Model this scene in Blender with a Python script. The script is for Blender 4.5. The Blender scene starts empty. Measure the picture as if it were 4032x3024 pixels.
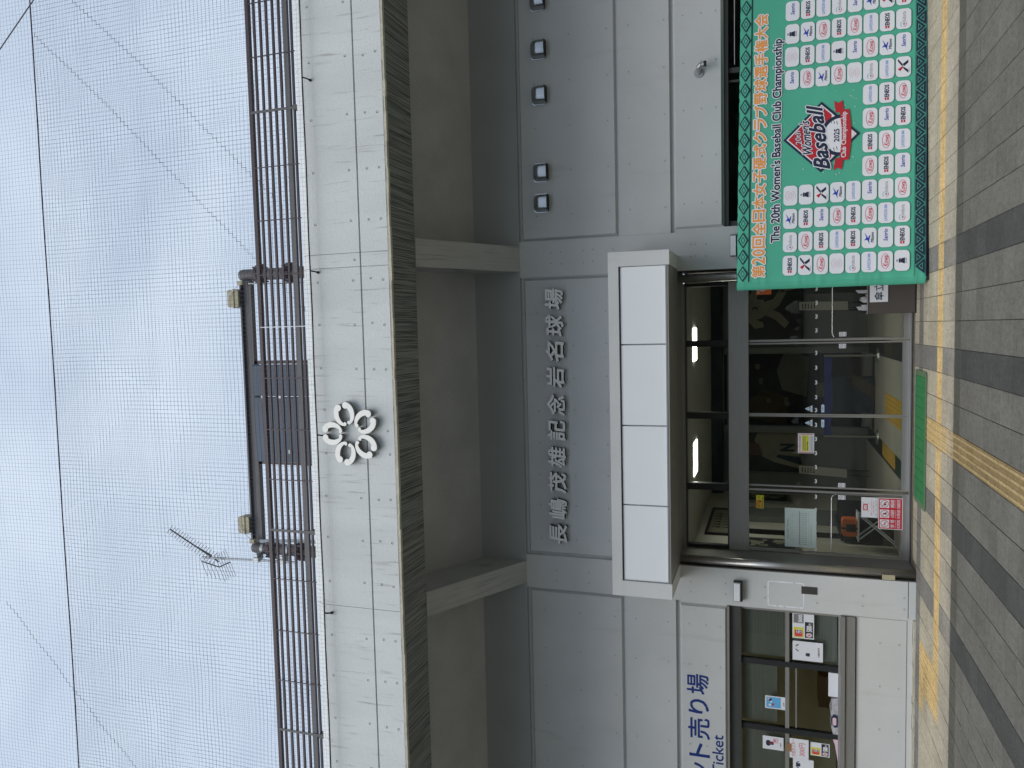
import bpy, math, random
from mathutils import Vector, Matrix
random.seed(7)
S = bpy.context.scene
COL = S.collection
R = math.radians

# ------------------------------------------------------------------ camera
PITCH, YAW, ROLL = R(18.710), R(4.1354), R(-0.0319)
fw = Vector((-math.sin(YAW)*math.cos(PITCH), math.cos(YAW)*math.cos(PITCH), math.sin(PITCH)))
rt = Vector((math.cos(YAW), math.sin(YAW), 0)); up = rt.cross(fw)
r2 = math.cos(ROLL)*rt + math.sin(ROLL)*up; u2 = -math.sin(ROLL)*rt + math.cos(ROLL)*up
cd = bpy.data.cameras.new('camera'); cam = bpy.data.objects.new('camera', cd); COL.objects.link(cam)
m = Matrix((-u2, r2, -fw)).transposed().to_4x4(); m.translation = Vector((0, 0, 1.85))
cam.matrix_world = m
cd.sensor_fit = 'HORIZONTAL'; cd.sensor_width = 36.0; cd.lens = 36*3028/4032
cd.clip_start = 0.05; cd.clip_end = 2000
S.camera = cam

# ------------------------------------------------------------------ sky, sun, exposure
SUN_EL, SUN_AZ = R(58), R(200)      # azimuth from +Y clockwise: the sun stands high behind the viewer
W = bpy.data.worlds.new('World'); S.world = W; W.use_nodes = True
nt = W.node_tree; N = nt.nodes; L = nt.links; N.clear()
out = N.new('ShaderNodeOutputWorld'); bg = N.new('ShaderNodeBackground'); L.new(bg.outputs[0], out.inputs[0])
sky = N.new('ShaderNodeTexSky'); sky.sky_type = 'NISHITA'; sky.sun_disc = False
sky.sun_elevation = SUN_EL; sky.sun_rotation = SUN_AZ; sky.air_density = 1.0; sky.dust_density = 2.0
tc = N.new('ShaderNodeTexCoord'); mp = N.new('ShaderNodeMapping'); mp.inputs['Scale'].default_value = (1.0, 1.0, 1.9)
L.new(tc.outputs['Generated'], mp.inputs[0])
n1 = N.new('ShaderNodeTexNoise'); n1.inputs['Scale'].default_value = 2.3; n1.inputs['Detail'].default_value = 6; n1.inputs['Roughness'].default_value = .5; n1.inputs['Distortion'].default_value = .35
L.new(mp.outputs[0], n1.inputs['Vector'])
cr = N.new('ShaderNodeValToRGB'); L.new(n1.outputs['Fac'], cr.inputs[0])
cr.color_ramp.elements[0].position = .33; cr.color_ramp.elements[0].color = (3.5, 4.15, 5.2, 1)
cr.color_ramp.elements[1].position = .66; cr.color_ramp.elements[1].color = (5.0, 5.75, 6.7, 1)
mx = N.new('ShaderNodeMix'); mx.data_type = 'RGBA'; mx.inputs[0].default_value = .88
L.new(sky.outputs[0], mx.inputs[6]); L.new(cr.outputs[0], mx.inputs[7]); L.new(mx.outputs[2], bg.inputs[0])
bg.inputs[1].default_value = .1
sd = bpy.data.lights.new('sun', 'SUN'); sd.energy = 1.7; sd.angle = R(50); sd.color = (1, .97, .93)
so = bpy.data.objects.new('sun', sd); COL.objects.link(so)
sdir = Vector((math.sin(SUN_AZ)*math.cos(SUN_EL), math.cos(SUN_AZ)*math.cos(SUN_EL), math.sin(SUN_EL)))
so.rotation_euler = sdir.to_track_quat('Z', 'Y').to_euler(); so.location = (0, -5, 30)
S.view_settings.view_transform = 'Standard'; S.view_settings.look = 'None'
S.view_settings.exposure = 0.63; S.view_settings.gamma = 1.0
S.view_settings.use_curve_mapping = False
S.cycles.max_bounces = 8; S.cycles.transparent_max_bounces = 24

# ------------------------------------------------------------------ materials
MATS = {}
def pbr(name, col, rough=.6, metal=0, var=0., vs=4., stretch=(1, 1, 1), bump=0., bs=60., fine=0., rnd=0., spec=.5, coat=0, emis=None, dirt=None):
    """procedural material: broad tone variation (var), fine grain (fine), per-object tint (rnd), relief (bump)"""
    if name in MATS: return MATS[name]
    mt = bpy.data.materials.new(name); mt.use_nodes = True; t = mt.node_tree; n = t.nodes; l = t.links
    b = n['Principled BSDF']; b.inputs['Roughness'].default_value = rough; b.inputs['Metallic'].default_value = metal
    b.inputs['Specular IOR Level'].default_value = spec; b.inputs['Coat Weight'].default_value = coat
    b.inputs['Base Color'].default_value = (*col, 1)
    if emis: b.inputs['Emission Color'].default_value = (*emis[0], 1); b.inputs['Emission Strength'].default_value = emis[1]
    geo = n.new('ShaderNodeNewGeometry'); cur = None
    rgb = n.new('ShaderNodeRGB'); rgb.outputs[0].default_value = (*col, 1); cur = rgb.outputs[0]
    def mul(cur, facsock, lo, hi, p0=.25, p1=.75):
        mr = n.new('ShaderNodeMapRange'); mr.inputs[1].default_value = p0; mr.inputs[2].default_value = p1
        mr.inputs[3].default_value = lo; mr.inputs[4].default_value = hi; l.new(facsock, mr.inputs[0])
        vm = n.new('ShaderNodeVectorMath'); vm.operation = 'SCALE'; l.new(cur, vm.inputs[0]); l.new(mr.outputs[0], vm.inputs['Scale'])
        return vm.outputs[0]
    def noise(scale, st=(1, 1, 1), det=4):
        mpp = n.new('ShaderNodeMapping'); mpp.inputs['Scale'].default_value = st; l.new(geo.outputs['Position'], mpp.inputs[0])
        nz = n.new('ShaderNodeTexNoise'); nz.inputs['Scale'].default_value = scale; nz.inputs['Detail'].default_value = det
        l.new(mpp.outputs[0], nz.inputs['Vector']); return nz.outputs['Fac']
    if var: cur = mul(cur, noise(vs, stretch), 1-var, 1+var)
    if fine: cur = mul(cur, noise(bs, (1, 1, 1), 3), 1-fine, 1+fine)
    if rnd:
        oi = n.new('ShaderNodeObjectInfo'); ad = n.new('ShaderNodeMath'); ad.operation = 'ADD'
        l.new(oi.outputs['Random'], ad.inputs[0]); l.new(geo.outputs['Random Per Island'], ad.inputs[1])
        fr = n.new('ShaderNodeMath'); fr.operation = 'FRACT'; l.new(ad.outputs[0], fr.inputs[0])
        cur = mul(cur, fr.outputs[0], 1-rnd, 1+rnd, 0, 1)
    if dirt:   # dirt = (colour, scale, stretch, threshold lo, hi)
        dm = n.new('ShaderNodeMix'); dm.data_type = 'RGBA'; mr = n.new('ShaderNodeMapRange')
        mr.inputs[1].default_value = dirt[3]; mr.inputs[2].default_value = dirt[4]
        l.new(noise(dirt[1], dirt[2], 5), mr.inputs[0]); l.new(mr.outputs[0], dm.inputs[0]); l.new(cur, dm.inputs[6])
        dm.inputs[7].default_value = (*dirt[0], 1); cur = dm.outputs[2]
    l.new(cur, b.inputs['Base Color'])
    if bump:
        bp = n.new('ShaderNodeBump'); bp.inputs['Strength'].default_value = bump; bp.inputs['Distance'].default_value = .01
        l.new(noise(bs), bp.inputs['Height']); l.new(bp.outputs[0], b.inputs['Normal'])
    MATS[name] = mt; return mt

M = {}
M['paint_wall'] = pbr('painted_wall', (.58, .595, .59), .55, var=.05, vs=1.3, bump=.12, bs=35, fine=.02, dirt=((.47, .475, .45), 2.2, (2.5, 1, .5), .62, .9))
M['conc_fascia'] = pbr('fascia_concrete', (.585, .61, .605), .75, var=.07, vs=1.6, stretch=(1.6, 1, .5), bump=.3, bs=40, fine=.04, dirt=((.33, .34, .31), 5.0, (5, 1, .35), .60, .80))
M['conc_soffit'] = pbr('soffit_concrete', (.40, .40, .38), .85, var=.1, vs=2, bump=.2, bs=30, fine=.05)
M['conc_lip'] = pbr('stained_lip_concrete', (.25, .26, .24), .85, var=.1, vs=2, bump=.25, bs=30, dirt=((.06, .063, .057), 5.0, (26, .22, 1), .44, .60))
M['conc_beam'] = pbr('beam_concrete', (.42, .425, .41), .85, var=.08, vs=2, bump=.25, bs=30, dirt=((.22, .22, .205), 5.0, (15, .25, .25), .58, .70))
M['skirt'] = pbr('mortar_skirting', (.50, .47, .38), .9, var=.15, vs=8, bump=.8, bs=50, fine=.1)
M['shaded_wall'] = pbr('shade_darkened_wall', (.40, .425, .43), .7, var=.05, vs=1.5, bump=.15, bs=35)  # wall paint toned darker: the shade under the soffit is put into the colour
M['hole'] = pbr('tie_hole_shade', (.10, .10, .095), .9, var=.1)
M['white_panel'] = pbr('white_panel', (.80, .84, .86), .3, var=.015, vs=2)
M['steel'] = pbr('brushed_stainless', (.46, .45, .43), .34, .75, var=.07, vs=3, stretch=(1, 1, 14), fine=.04)
M['steel_dark'] = pbr('dark_steel', (.10, .10, .095), .4, .6, var=.08, vs=4)
M['steel_soffit'] = pbr('dull_steel_cladding', (.30, .295, .275), .5, .5, var=.06, vs=2)
M['alu'] = pbr('aluminium', (.45, .45, .45), .38, .8, var=.04)
M['black'] = pbr('black_frame', (.015, .016, .018), .5, var=.1)
M['brown'] = pbr('brown_painted_steel', (.042, .024, .030), .5, var=.12, vs=6, fine=.05)
M['browngrey'] = pbr('grey_brown_steel', (.10, .095, .097), .55, var=.08, vs=5)
M['net'] = pbr('net_cord', (.06, .075, .12), .8, var=.1, vs=3)
M['rope'] = pbr('dark_rope', (.02, .014, .03), .9, var=.2, vs=30, bump=.8, bs=120)
M['screen'] = pbr('blue_grey_panel', (.065, .095, .14), .6, var=.1, vs=1.5)
M['beige_box'] = pbr('weathered_beige_plastic', (.42, .38, .25), .6, var=.1, vs=9, fine=.05)
M['galv'] = pbr('galvanised_steel', (.42, .45, .47), .45, .5, var=.1, vs=20)
M['emblem'] = pbr('cream_enamel', (.85, .84, .80), .4, var=.03, vs=6, dirt=((.5, .47, .40), 9, (3, 1, .6), .72, .85))
M['emblem_side'] = pbr('emblem_edge', (.26, .255, .24), .6, var=.08)
M['letter'] = pbr('letter_metal', (.72, .71, .66), .4, .25, var=.06, vs=5)
M['letter_side'] = pbr('letter_edge', (.05, .05, .048), .5, .4, var=.05)
M['hood'] = pbr('vent_hood_steel', (.42, .44, .46), .25, .9, var=.06, vs=6)
M['green_cloth'] = pbr('green_banner_cloth', (.08, .44, .30), .75, var=.05, vs=2, bump=.1, bs=200)
M['navy'] = pbr('navy_print', (.012, .022, .06), .7, var=.05)
M['white_print'] = pbr('white_print', (.78, .80, .86), .7, var=.02)
M['orange_print'] = pbr('orange_print', (.82, .34, .08), .7, var=.05)
M['red_print'] = pbr('red_print', (.50, .02, .035), .7, var=.05)
M['kowa_red'] = pbr('light_red_print', (.62, .06, .10), .7, var=.03)
M['blue_print'] = pbr('blue_print', (.02, .05, .42), .7, var=.03)
M['pale_blue'] = pbr('pale_blue_print', (.22, .32, .70), .7, var=.03)
M['pink_print'] = pbr('faint_pink_print', (.70, .50, .56), .7, var=.03)
M['grey_print'] = pbr('grey_print', (.20, .20, .21), .7, var=.03)
M['sign_blue'] = pbr('deep_blue_lettering', (.004, .03, .20), .45, var=.04)
M['paper'] = pbr('white_paper', (.74, .76, .80), .6, var=.02, vs=8)
M['paper_green'] = pbr('pale_notice_paper', (.55, .66, .64), .35, var=.02)
M['yellow'] = pbr('yellow_print', (.68, .66, .03), .6, var=.03)
M['sign_red'] = pbr('sign_red', (.58, .012, .03), .4, var=.03)
M['orange'] = pbr('orange_plastic', (.75, .16, .02), .5, var=.05)
M['sky_blue'] = pbr('sky_blue_print', (.12, .42, .72), .6, var=.04)
M['mat_green'] = pbr('green_mat', (.028, .19, .06), .85, var=.12, vs=7, bump=.6, bs=180, fine=.1)
M['mat_edge'] = pbr('mat_border', (.10, .17, .09), .8, var=.1, vs=8)
M['bin'] = pbr('brown_grey_bin', (.075, .065, .06), .55, var=.06, vs=3)
M['int_wall'] = pbr('lobby_wall_paint', (.50, .49, .42), .7, var=.03)
M['int_grey'] = pbr('lobby_grey_wall', (.15, .16, .15), .7, var=.03)
M['int_ceil'] = pbr('lobby_ceiling_board', (.50, .495, .45), .8, var=.03)
M['int_dark'] = pbr('dark_mural', (.008, .009, .010), .5, var=.3, vs=3)
M['int_uniform'] = pbr('faded_uniform_print', (.20, .19, .14), .6, var=.15, vs=6)
M['int_brown'] = pbr('brown_mural_print', (.09, .05, .02), .6, var=.2, vs=8)
M['int_skin'] = pbr('dim_skin_print', (.10, .06, .045), .6, var=.15, vs=8)
M['belt_blue'] = pbr('blue_barrier_cloth', (.008, .02, .16), .7, var=.1)
M['navy_cloth'] = pbr('dark_blue_cloth', (.02, .032, .05), .8, var=.1)
M['lamp'] = pbr('lit_tube', (1, 1, .9), .5, emis=((1, .98, .88), 9.0))
M['carton'] = pbr('brown_carton', (.30, .17, .07), .8, var=.08)
M['room_beige'] = pbr('ticket_room_wall', (.80, .74, .52), .8, var=.05)
M['blind'] = pbr('grey_blind_slat', (.66, .66, .60), .5, var=.08, vs=2, rnd=.06)
M['plastic'] = pbr('clear_wrap', (.45, .45, .47), .15, var=.3, vs=25)
M['added_tree'] = pbr('added_unseen_foliage', (.05, .075, .035), .8, var=.3, vs=1)
M['added_trunk'] = pbr('added_unseen_bark', (.10, .08, .06), .9, var=.2, vs=4)

def glass_mat(name='window_glass', tint=(.93, .96, .94), ior=1.45):
    mt = bpy.data.materials.new(name); mt.use_nodes = True; t = mt.node_tree; n = t.nodes; l = t.links; n.clear()
    o = n.new('ShaderNodeOutputMaterial'); mxs = n.new('ShaderNodeMixShader'); fr = n.new('ShaderNodeFresnel'); fr.inputs[0].default_value = ior
    tr = n.new('ShaderNodeBsdfTransparent'); tr.inputs[0].default_value = (*tint, 1); gl = n.new('ShaderNodeBsdfGlossy'); gl.inputs['Roughness'].default_value = .01
    l.new(fr.outputs[0], mxs.inputs[0]); l.new(tr.outputs[0], mxs.inputs[1]); l.new(gl.outputs[0], mxs.inputs[2]); l.new(mxs.outputs[0], o.inputs[0])
    return mt
M['glass'] = glass_mat()
M['glass_dark'] = glass_mat('tinted_glass', (.90, .92, .90))

def paving(name, clean, dirty, rough=.8, bumpy=.5):
    """paving stone: bright under the roof, grey with weather beyond the drip line of the roof edge (y = 9.4)"""
    mt = bpy.data.materials.new(name); mt.use_nodes = True; t = mt.node_tree; n = t.nodes; l = t.links
    b = n['Principled BSDF']; b.inputs['Roughness'].default_value = rough; b.inputs['Specular IOR Level'].default_value = .25
    g = n.new('ShaderNodeNewGeometry'); sx = n.new('ShaderNodeSeparateXYZ'); l.new(g.outputs['Position'], sx.inputs[0])
    def nz(sc, st=(1, 1, 1), det=4, ro=.5):
        mpp = n.new('ShaderNodeMapping'); mpp.inputs['Scale'].default_value = st; l.new(g.outputs['Position'], mpp.inputs[0])
        z = n.new('ShaderNodeTexNoise'); z.inputs['Scale'].default_value = sc; z.inputs['Detail'].default_value = det; z.inputs['Roughness'].default_value = ro
        l.new(mpp.outputs[0], z.inputs['Vector']); return z.outputs['Fac']
    wob = n.new('ShaderNodeMath'); wob.operation = 'MULTIPLY_ADD'; wob.inputs[1].default_value = .10; l.new(nz(9), wob.inputs[0]); l.new(sx.outputs['Y'], wob.inputs[2])
    mr = n.new('ShaderNodeMapRange'); mr.inputs[1].default_value = 9.37; mr.inputs[2].default_value = 9.45; l.new(wob.outputs[0], mr.inputs[0])
    mc = n.new('ShaderNodeMix'); mc.data_type = 'RGBA'; l.new(mr.outputs[0], mc.inputs[0]); mc.inputs[6].default_value = (*dirty, 1); mc.inputs[7].default_value = (*clean, 1)
    # grey drip band and reddish splash just inside the drip line
    band = n.new('ShaderNodeMapRange'); band.inputs[1].default_value = 9.42; band.inputs[2].default_value = 10.1; band.inputs[3].default_value = .75; band.inputs[4].default_value = 0
    l.new(wob.outputs[0], band.inputs[0])
    bm = n.new('ShaderNodeMath'); bm.operation = 'MULTIPLY'; l.new(band.outputs[0], bm.inputs[0]); l.new(mr.outputs[0], bm.inputs[1])
    m2 = n.new('ShaderNodeMix'); m2.data_type = 'RGBA'; l.new(bm.outputs[0], m2.inputs[0]); l.new(mc.outputs[2], m2.inputs[6])
    m2.inputs[7].default_value = (.26, .235, .195, 1)
    cur = m2.outputs[2]
    def mul(cur, f, lo, hi, p0=.25, p1=.75):
        q = n.new('ShaderNodeMapRange'); q.inputs[1].default_value = p0; q.inputs[2].default_value = p1; q.inputs[3].default_value = lo; q.inputs[4].default_value = hi; l.new(f, q.inputs[0])
        v = n.new('ShaderNodeVectorMath'); v.operation = 'SCALE'; l.new(cur, v.inputs[0]); l.new(q.outputs[0], v.inputs['Scale']); return v.outputs[0]
    cur = mul(cur, nz(1.6), .86, 1.14)
    cur = mul(cur, nz(55, det=4, ro=.75), .68, 1.32, .3, .7)
    cur = mul(cur, nz(9, (1, .25, 1)), .92, 1.08)
    cur = mul(cur, nz(22, (1, .5, 1), 3, .6), .80, 1.20)
    oi = n.new('ShaderNodeObjectInfo'); ad = n.new('ShaderNodeMath'); ad.operation = 'ADD'; l.new(oi.outputs['Random'], ad.inputs[0]); l.new(g.outputs['Random Per Island'], ad.inputs[1])
    fr = n.new('ShaderNodeMath'); fr.operation = 'FRACT'; l.new(ad.outputs[0], fr.inputs[0]); cur = mul(cur, fr.outputs[0], .91, 1.09, 0, 1)
    l.new(cur, b.inputs['Base Color'])
    bp = n.new('ShaderNodeBump'); bp.inputs['Strength'].default_value = bumpy; bp.inputs['Distance'].default_value = .006; l.new(nz(95, det=3, ro=.7), bp.inputs['Height']); l.new(bp.outputs[0], b.inputs['Normal'])
    MATS[name] = mt; return mt
M['tile'] = paving('paving_granite', (.385, .345, .262), (.120, .116, .101))
M['tile_dark'] = paving('dark_paving_granite', (.185, .178, .162), (.057, .059, .055))
M['tile_mid'] = paving('mid_grey_paving_granite', (.185, .178, .162), (.085, .082, .067))
M['tile_yellow'] = paving('yellow_tactile_paving', (.52, .37, .17), (.21, .15, .07), bumpy=.25)
M['tile_ridge'] = paving('tactile_ridge', (.54, .39, .18), (.33, .25, .125), bumpy=.2)
M['grout'] = paving('paving_joint', (.14, .12, .09), (.035, .035, .030))
M['asphalt'] = paving('forecourt_surface', (.20, .20, .18), (.16, .16, .145))
M['lob_floor'] = pbr('lobby_floor_tile', (.42, .40, .34), .35, var=.06, vs=2, fine=.05)
M['lob_dark'] = pbr('lobby_dark_tile', (.035, .037, .038), .4, var=.08)
M['lob_yellow'] = pbr('lobby_tactile_tile', (.50, .30, .04), .6, var=.06)

# ------------------------------------------------------------------ mesh helpers
class MB:
    def __init__(s): s.v = []; s.f = []; s.mi = []
    def box(s, x0, x1, y0, y1, z0, z1, mi=0):
        b = len(s.v)
        s.v += [(x0, y0, z0), (x1, y0, z0), (x1, y1, z0), (x0, y1, z0), (x0, y0, z1), (x1, y0, z1), (x1, y1, z1), (x0, y1, z1)]
        s.f += [tuple(b+i for i in q) for q in ((0, 3, 2, 1), (4, 5, 6, 7), (0, 1, 5, 4), (1, 2, 6, 5), (2, 3, 7, 6), (3, 0, 4, 7))]; s.mi += [mi]*6; return s
    def cbox(s, x0, x1, y0, y1, z0, z1, c=.035, mi=0):
        """block whose front (low y) edges are chamfered by c"""
        b = len(s.v)
        s.v += [(x0, y1, z0), (x1, y1, z0), (x1, y1, z1), (x0, y1, z1), (x0+c, y0, z0+c), (x1-c, y0, z0+c), (x1-c, y0, z1-c), (x0+c, y0, z1-c)]
        s.f += [tuple(b+i for i in q) for q in ((4, 5, 6, 7), (0, 1, 5, 4), (1, 2, 6, 5), (2, 3, 7, 6), (3, 0, 4, 7), (0, 3, 2, 1))]; s.mi += [mi]*6; return s
    def rbox(s, x0, x1, y0, y1, z0, z1, c=.01, mi=0):
        """box with bevelled top edges"""
        b = len(s.v)
        s.v += [(x0, y0, z0), (x1, y0, z0), (x1, y1, z0), (x0, y1, z0), (x0, y0, z1-c), (x1, y0, z1-c), (x1, y1, z1-c), (x0, y1, z1-c),
                (x0+c, y0+c, z1), (x1-c, y0+c, z1), (x1-c, y1-c, z1), (x0+c, y1-c, z1)]
        s.f += [tuple(b+i for i in q) for q in ((0, 3, 2, 1), (0, 1, 5, 4), (1, 2, 6, 5), (2, 3, 7, 6), (3, 0, 4, 7), (4, 5, 9, 8), (5, 6, 10, 9), (6, 7, 11, 10), (7, 4, 8, 11), (8, 9, 10, 11))]
        s.mi += [mi]*10; return s
    def tube(s, pts, r, n=8, mi=0, caps=True, r1=None):
        pts = [Vector(p) for p in pts]; b0 = len(s.v); k = len(pts)
        for i, p in enumerate(pts):
            d = (pts[min(i+1, k-1)]-pts[max(i-1, 0)]).normalized()
            a = Vector((0, 0, 1)) if abs(d.z) < .9 else Vector((1, 0, 0))
            e1 = d.cross(a).normalized(); e2 = d.cross(e1).normalized(); rr = r if r1 is None else r+(r1-r)*i/(k-1)
            for j in range(n):
                t = 2*math.pi*j/n; s.v.append(tuple(p+rr*(math.cos(t)*e1+math.sin(t)*e2)))
        for i in range(k-1):
            for j in range(n):
                s.f.append((b0+i*n+j, b0+i*n+(j+1) % n, b0+(i+1)*n+(j+1) % n, b0+(i+1)*n+j)); s.mi.append(mi)
        if caps:
            s.f.append(tuple(b0+j for j in range(n))[::-1]); s.f.append(tuple(b0+(k-1)*n+j for j in range(n))); s.mi += [mi, mi]
        return s
    def prism(s, poly, axis, a0, a1, mi=0, side=None):
        """polygon in the two other axes, extruded along axis from a0 to a1. axis 'y': poly=(x,z); 'x': poly=(y,z); 'z': poly=(x,y)"""
        b = len(s.v); n = len(poly); side = mi if side is None else side
        for a in (a0, a1):
            for p, q in poly:
                s.v.append({'y': (p, a, q), 'x': (a, p, q), 'z': (p, q, a)}[axis])
        s.f.append(tuple(b+i for i in range(n))); s.mi.append(mi)
        s.f.append(tuple(b+n+i for i in range(n))[::-1]); s.mi.append(mi)
        for i in range(n): s.f.append((b+i, b+(i+1) % n, b+n+(i+1) % n, b+n+i)); s.mi.append(side)
        return s
    def mesh(s, md, off=Vector((0, 0, 0)), f=None, mi=0):
        b = len(s.v)
        for v in md[0]: s.v.append(tuple(f(v)) if f else v)
        for q in md[1]: s.f.append(tuple(b+i for i in q)); s.mi.append(mi)
        return s

ORG = {}
def empty(name, loc, label, cat, group=None, rz=0):
    o = bpy.data.objects.new(name, None); o.empty_display_size = .1; COL.objects.link(o); o.location = loc; o.rotation_euler = (0, 0, rz)
    o['label'] = label; o['category'] = cat
    if group: o['group'] = group
    ORG[o.name] = Vector(loc); return o
def build(name, mb, mats, parent=None, label=None, cat=None, group=None, kind=None, local=False, smooth=False, org=None, fixn=True):
    """link the collected shapes as ONE mesh object; vertices are given in world space unless local"""
    me = bpy.data.meshes.new(name)
    o0 = Vector((0, 0, 0))
    if not local:
        if org is not None: o0 = Vector(org)
        elif parent is not None: o0 = ORG[parent.name]
    me.from_pydata([tuple(Vector(v)-o0) for v in mb.v], [], mb.f)
    if not isinstance(mats, (list, tuple)): mats = [mats]
    for q in mats: me.materials.append(M[q] if isinstance(q, str) else q)
    me.polygons.foreach_set('material_index', mb.mi)
    if smooth: me.polygons.foreach_set('use_smooth', [True]*len(me.polygons))
    me.update()
    o = bpy.data.objects.new(name, me); COL.objects.link(o)
    if parent is not None:
        o.parent = parent
        if not local and org is not None: o.location = o0-ORG[parent.name]
    elif not local and org is not None: o.location = o0
    ORG[o.name] = o0 if not local else Vector((0, 0, 0))
    if parent is not None and not local and org is None: ORG[o.name] = ORG[parent.name]
    if label: o['label'] = label
    if cat: o['category'] = cat
    if group: o['group'] = group
    if kind: o['kind'] = kind
    return o
def B(x0, x1, y0, y1, z0, z1): return MB().box(x0, x1, y0, y1, z0, z1)
def clone(o, parent, delta):
    c = o.copy(); COL.objects.link(c); c.parent = parent; c.location = o.location+Vector(delta)
    for ch in list(o.children):
        g = ch.copy(); COL.objects.link(g); g.parent = c
    return c

TXT = {}
def text_data(s, off=0., res=2):
    k = (s, off, res)
    if k in TXT: return TXT[k]
    c = bpy.data.curves.new('t', 'FONT'); c.body = s; c.size = 1; c.offset = off; c.resolution_u = res; c.fill_mode = 'FRONT'
    o = bpy.data.objects.new('t', c); COL.objects.link(o)
    me = bpy.data.meshes.new_from_object(o.evaluated_get(bpy.context.evaluated_depsgraph_get()))
    v = [(p.co.x, p.co.y) for p in me.vertices]; f = [tuple(p.vertices) for p in me.polygons]
    bpy.data.objects.remove(o); bpy.data.curves.remove(c); bpy.data.meshes.remove(me)
    TXT[k] = (v, f); return TXT[k]
def put_text(mb, s, x0, x1, z0, z1, y, mi=0, off=0., skew=0., res=2, depth=0., mi_side=None, slope=0., pad=0., ref=None, flip=False):
    """flat lettering facing -y, fitted to the box x0..x1, z0..z1 (pad grows it, for outlines)"""
    if off and s.strip():
        k_ = 6 if off < .04 else 12; hz = (z1-z0)
        for i in range(k_+1):
            a_ = 2*math.pi*i/k_; rr_ = off*hz*(0 if i == k_ else 1)
            put_text(mb, s, x0+rr_*math.cos(a_), x1+rr_*math.cos(a_), z0+rr_*math.sin(a_), z1+rr_*math.sin(a_), y+(-.00004*i), mi, 0., skew, res, depth, mi_side, slope)
        return mb
    v, f = text_data(s, off, res)
    rv = v
    xa, xb = min(p[0] for p in rv), max(p[0] for p in rv); ya, yb = min(p[1] for p in rv), max(p[1] for p in rv)
    sx, sz = (x1-x0)/(xb-xa), (z1-z0)/(yb-ya)
    def P(p, yy):
        X = x0+(p[0]-xa)*sx; Z = z0+(p[1]-ya)*sz; X += skew*(Z-z0); Z += slope*(X-x0)
        return (X, yy, Z)
    b = len(mb.v); mb.v += [P(p, y) for p in v]
    for q in f:
        a, c2, d = v[q[0]], v[q[1]], v[q[2]]
        ccw = (c2[0]-a[0])*(d[1]-a[1])-(c2[1]-a[1])*(d[0]-a[0]) > 0
        q = q if ccw else q[::-1]
        mb.f.append(tuple(b+i for i in q)); mb.mi.append(mi)
    if depth:
        n = len(v); mb.v += [P(p, y+depth) for p in v]
        cnt = {}
        for q in f:
            for i in range(len(q)):
                e = (q[i], q[(i+1) % len(q)]); cnt[frozenset(e)] = cnt.get(frozenset(e), 0)+1
        for q in f:
            for i in range(len(q)):
                e = (q[i], q[(i+1) % len(q)])
                if cnt[frozenset(e)] == 1:
                    mb.f.append((b+e[0], b+e[1], b+n+e[1], b+n+e[0])); mb.mi.append(mi if mi_side is None else mi_side)
    return mb
def rrect(x0, x1, z0, z1, r, n=4):
    p = []
    for cx, cz, a in ((x1-r, z1-r, 0), (x0+r, z1-r, 90), (x0+r, z0+r, 180), (x1-r, z0+r, 270)):
        for i in range(n+1):
            t = R(a+90*i/n); p.append((cx+r*math.cos(t), cz+r*math.sin(t)))
    return p
def flat(mb, poly, y, mi=0):
    """flat print facing -y (polygon given counter-clockwise in x, z)"""
    a = sum(poly[i][0]*poly[(i+1) % len(poly)][1]-poly[(i+1) % len(poly)][0]*poly[i][1] for i in range(len(poly)))
    if a < 0: poly = poly[::-1]
    b = len(mb.v); mb.v += [(p[0], y, p[1]) for p in poly]; mb.f.append(tuple(b+i for i in range(len(poly)))); mb.mi.append(mi); return mb
def fq(mb, x0, x1, z0, z1, y, mi=0): return flat(mb, [(x0, z0), (x1, z0), (x1, z1), (x0, z1)], y, mi)
def ring(mb, cx, cz, rx, rz, w, y, mi=0, n=20, a0=0, a1=360):
    b = len(mb.v); closed = (a1-a0) == 360; k = n if closed else n+1
    for i in range(k):
        t = R(a0+(a1-a0)*i/n); mb.v.append((cx+rx*math.cos(t), y, cz+rz*math.sin(t))); mb.v.append((cx+(rx-w)*math.cos(t), y, cz+(rz-w)*math.sin(t)))
    for i in range(n):
        j = (i+1) % k; mb.f.append((b+2*i+1, b+2*i, b+2*j, b+2*j+1)); mb.mi.append(mi)
    return mb
def line(mb, x0, z0, x1, z1, w, y, mi=0):
    d = Vector((x1-x0, z1-z0)); d.normalize(); n = Vector((-d.y, d.x))*w/2
    return flat(mb, [(x0-n.x, z0-n.y), (x1-n.x, z1-n.y), (x1+n.x, z1+n.y), (x0+n.x, z0+n.y)], y, mi)

def bars(mb, x0, x1, z0, z1, y, mi=0, n=7):
    """a line of print too small to read: a row of short dashes"""
    rr = random.Random(int(abs(x0*977+z0*613)*10) % 9999); w = (x1-x0)/n
    for k in range(n):
        a = x0+w*(k+.06); fq(mb, a, a+w*rr.uniform(.6, .86), z0+(z1-z0)*rr.uniform(0, .2), z1-(z1-z0)*rr.uniform(0, .2), y, mi)
    return mb

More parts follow.
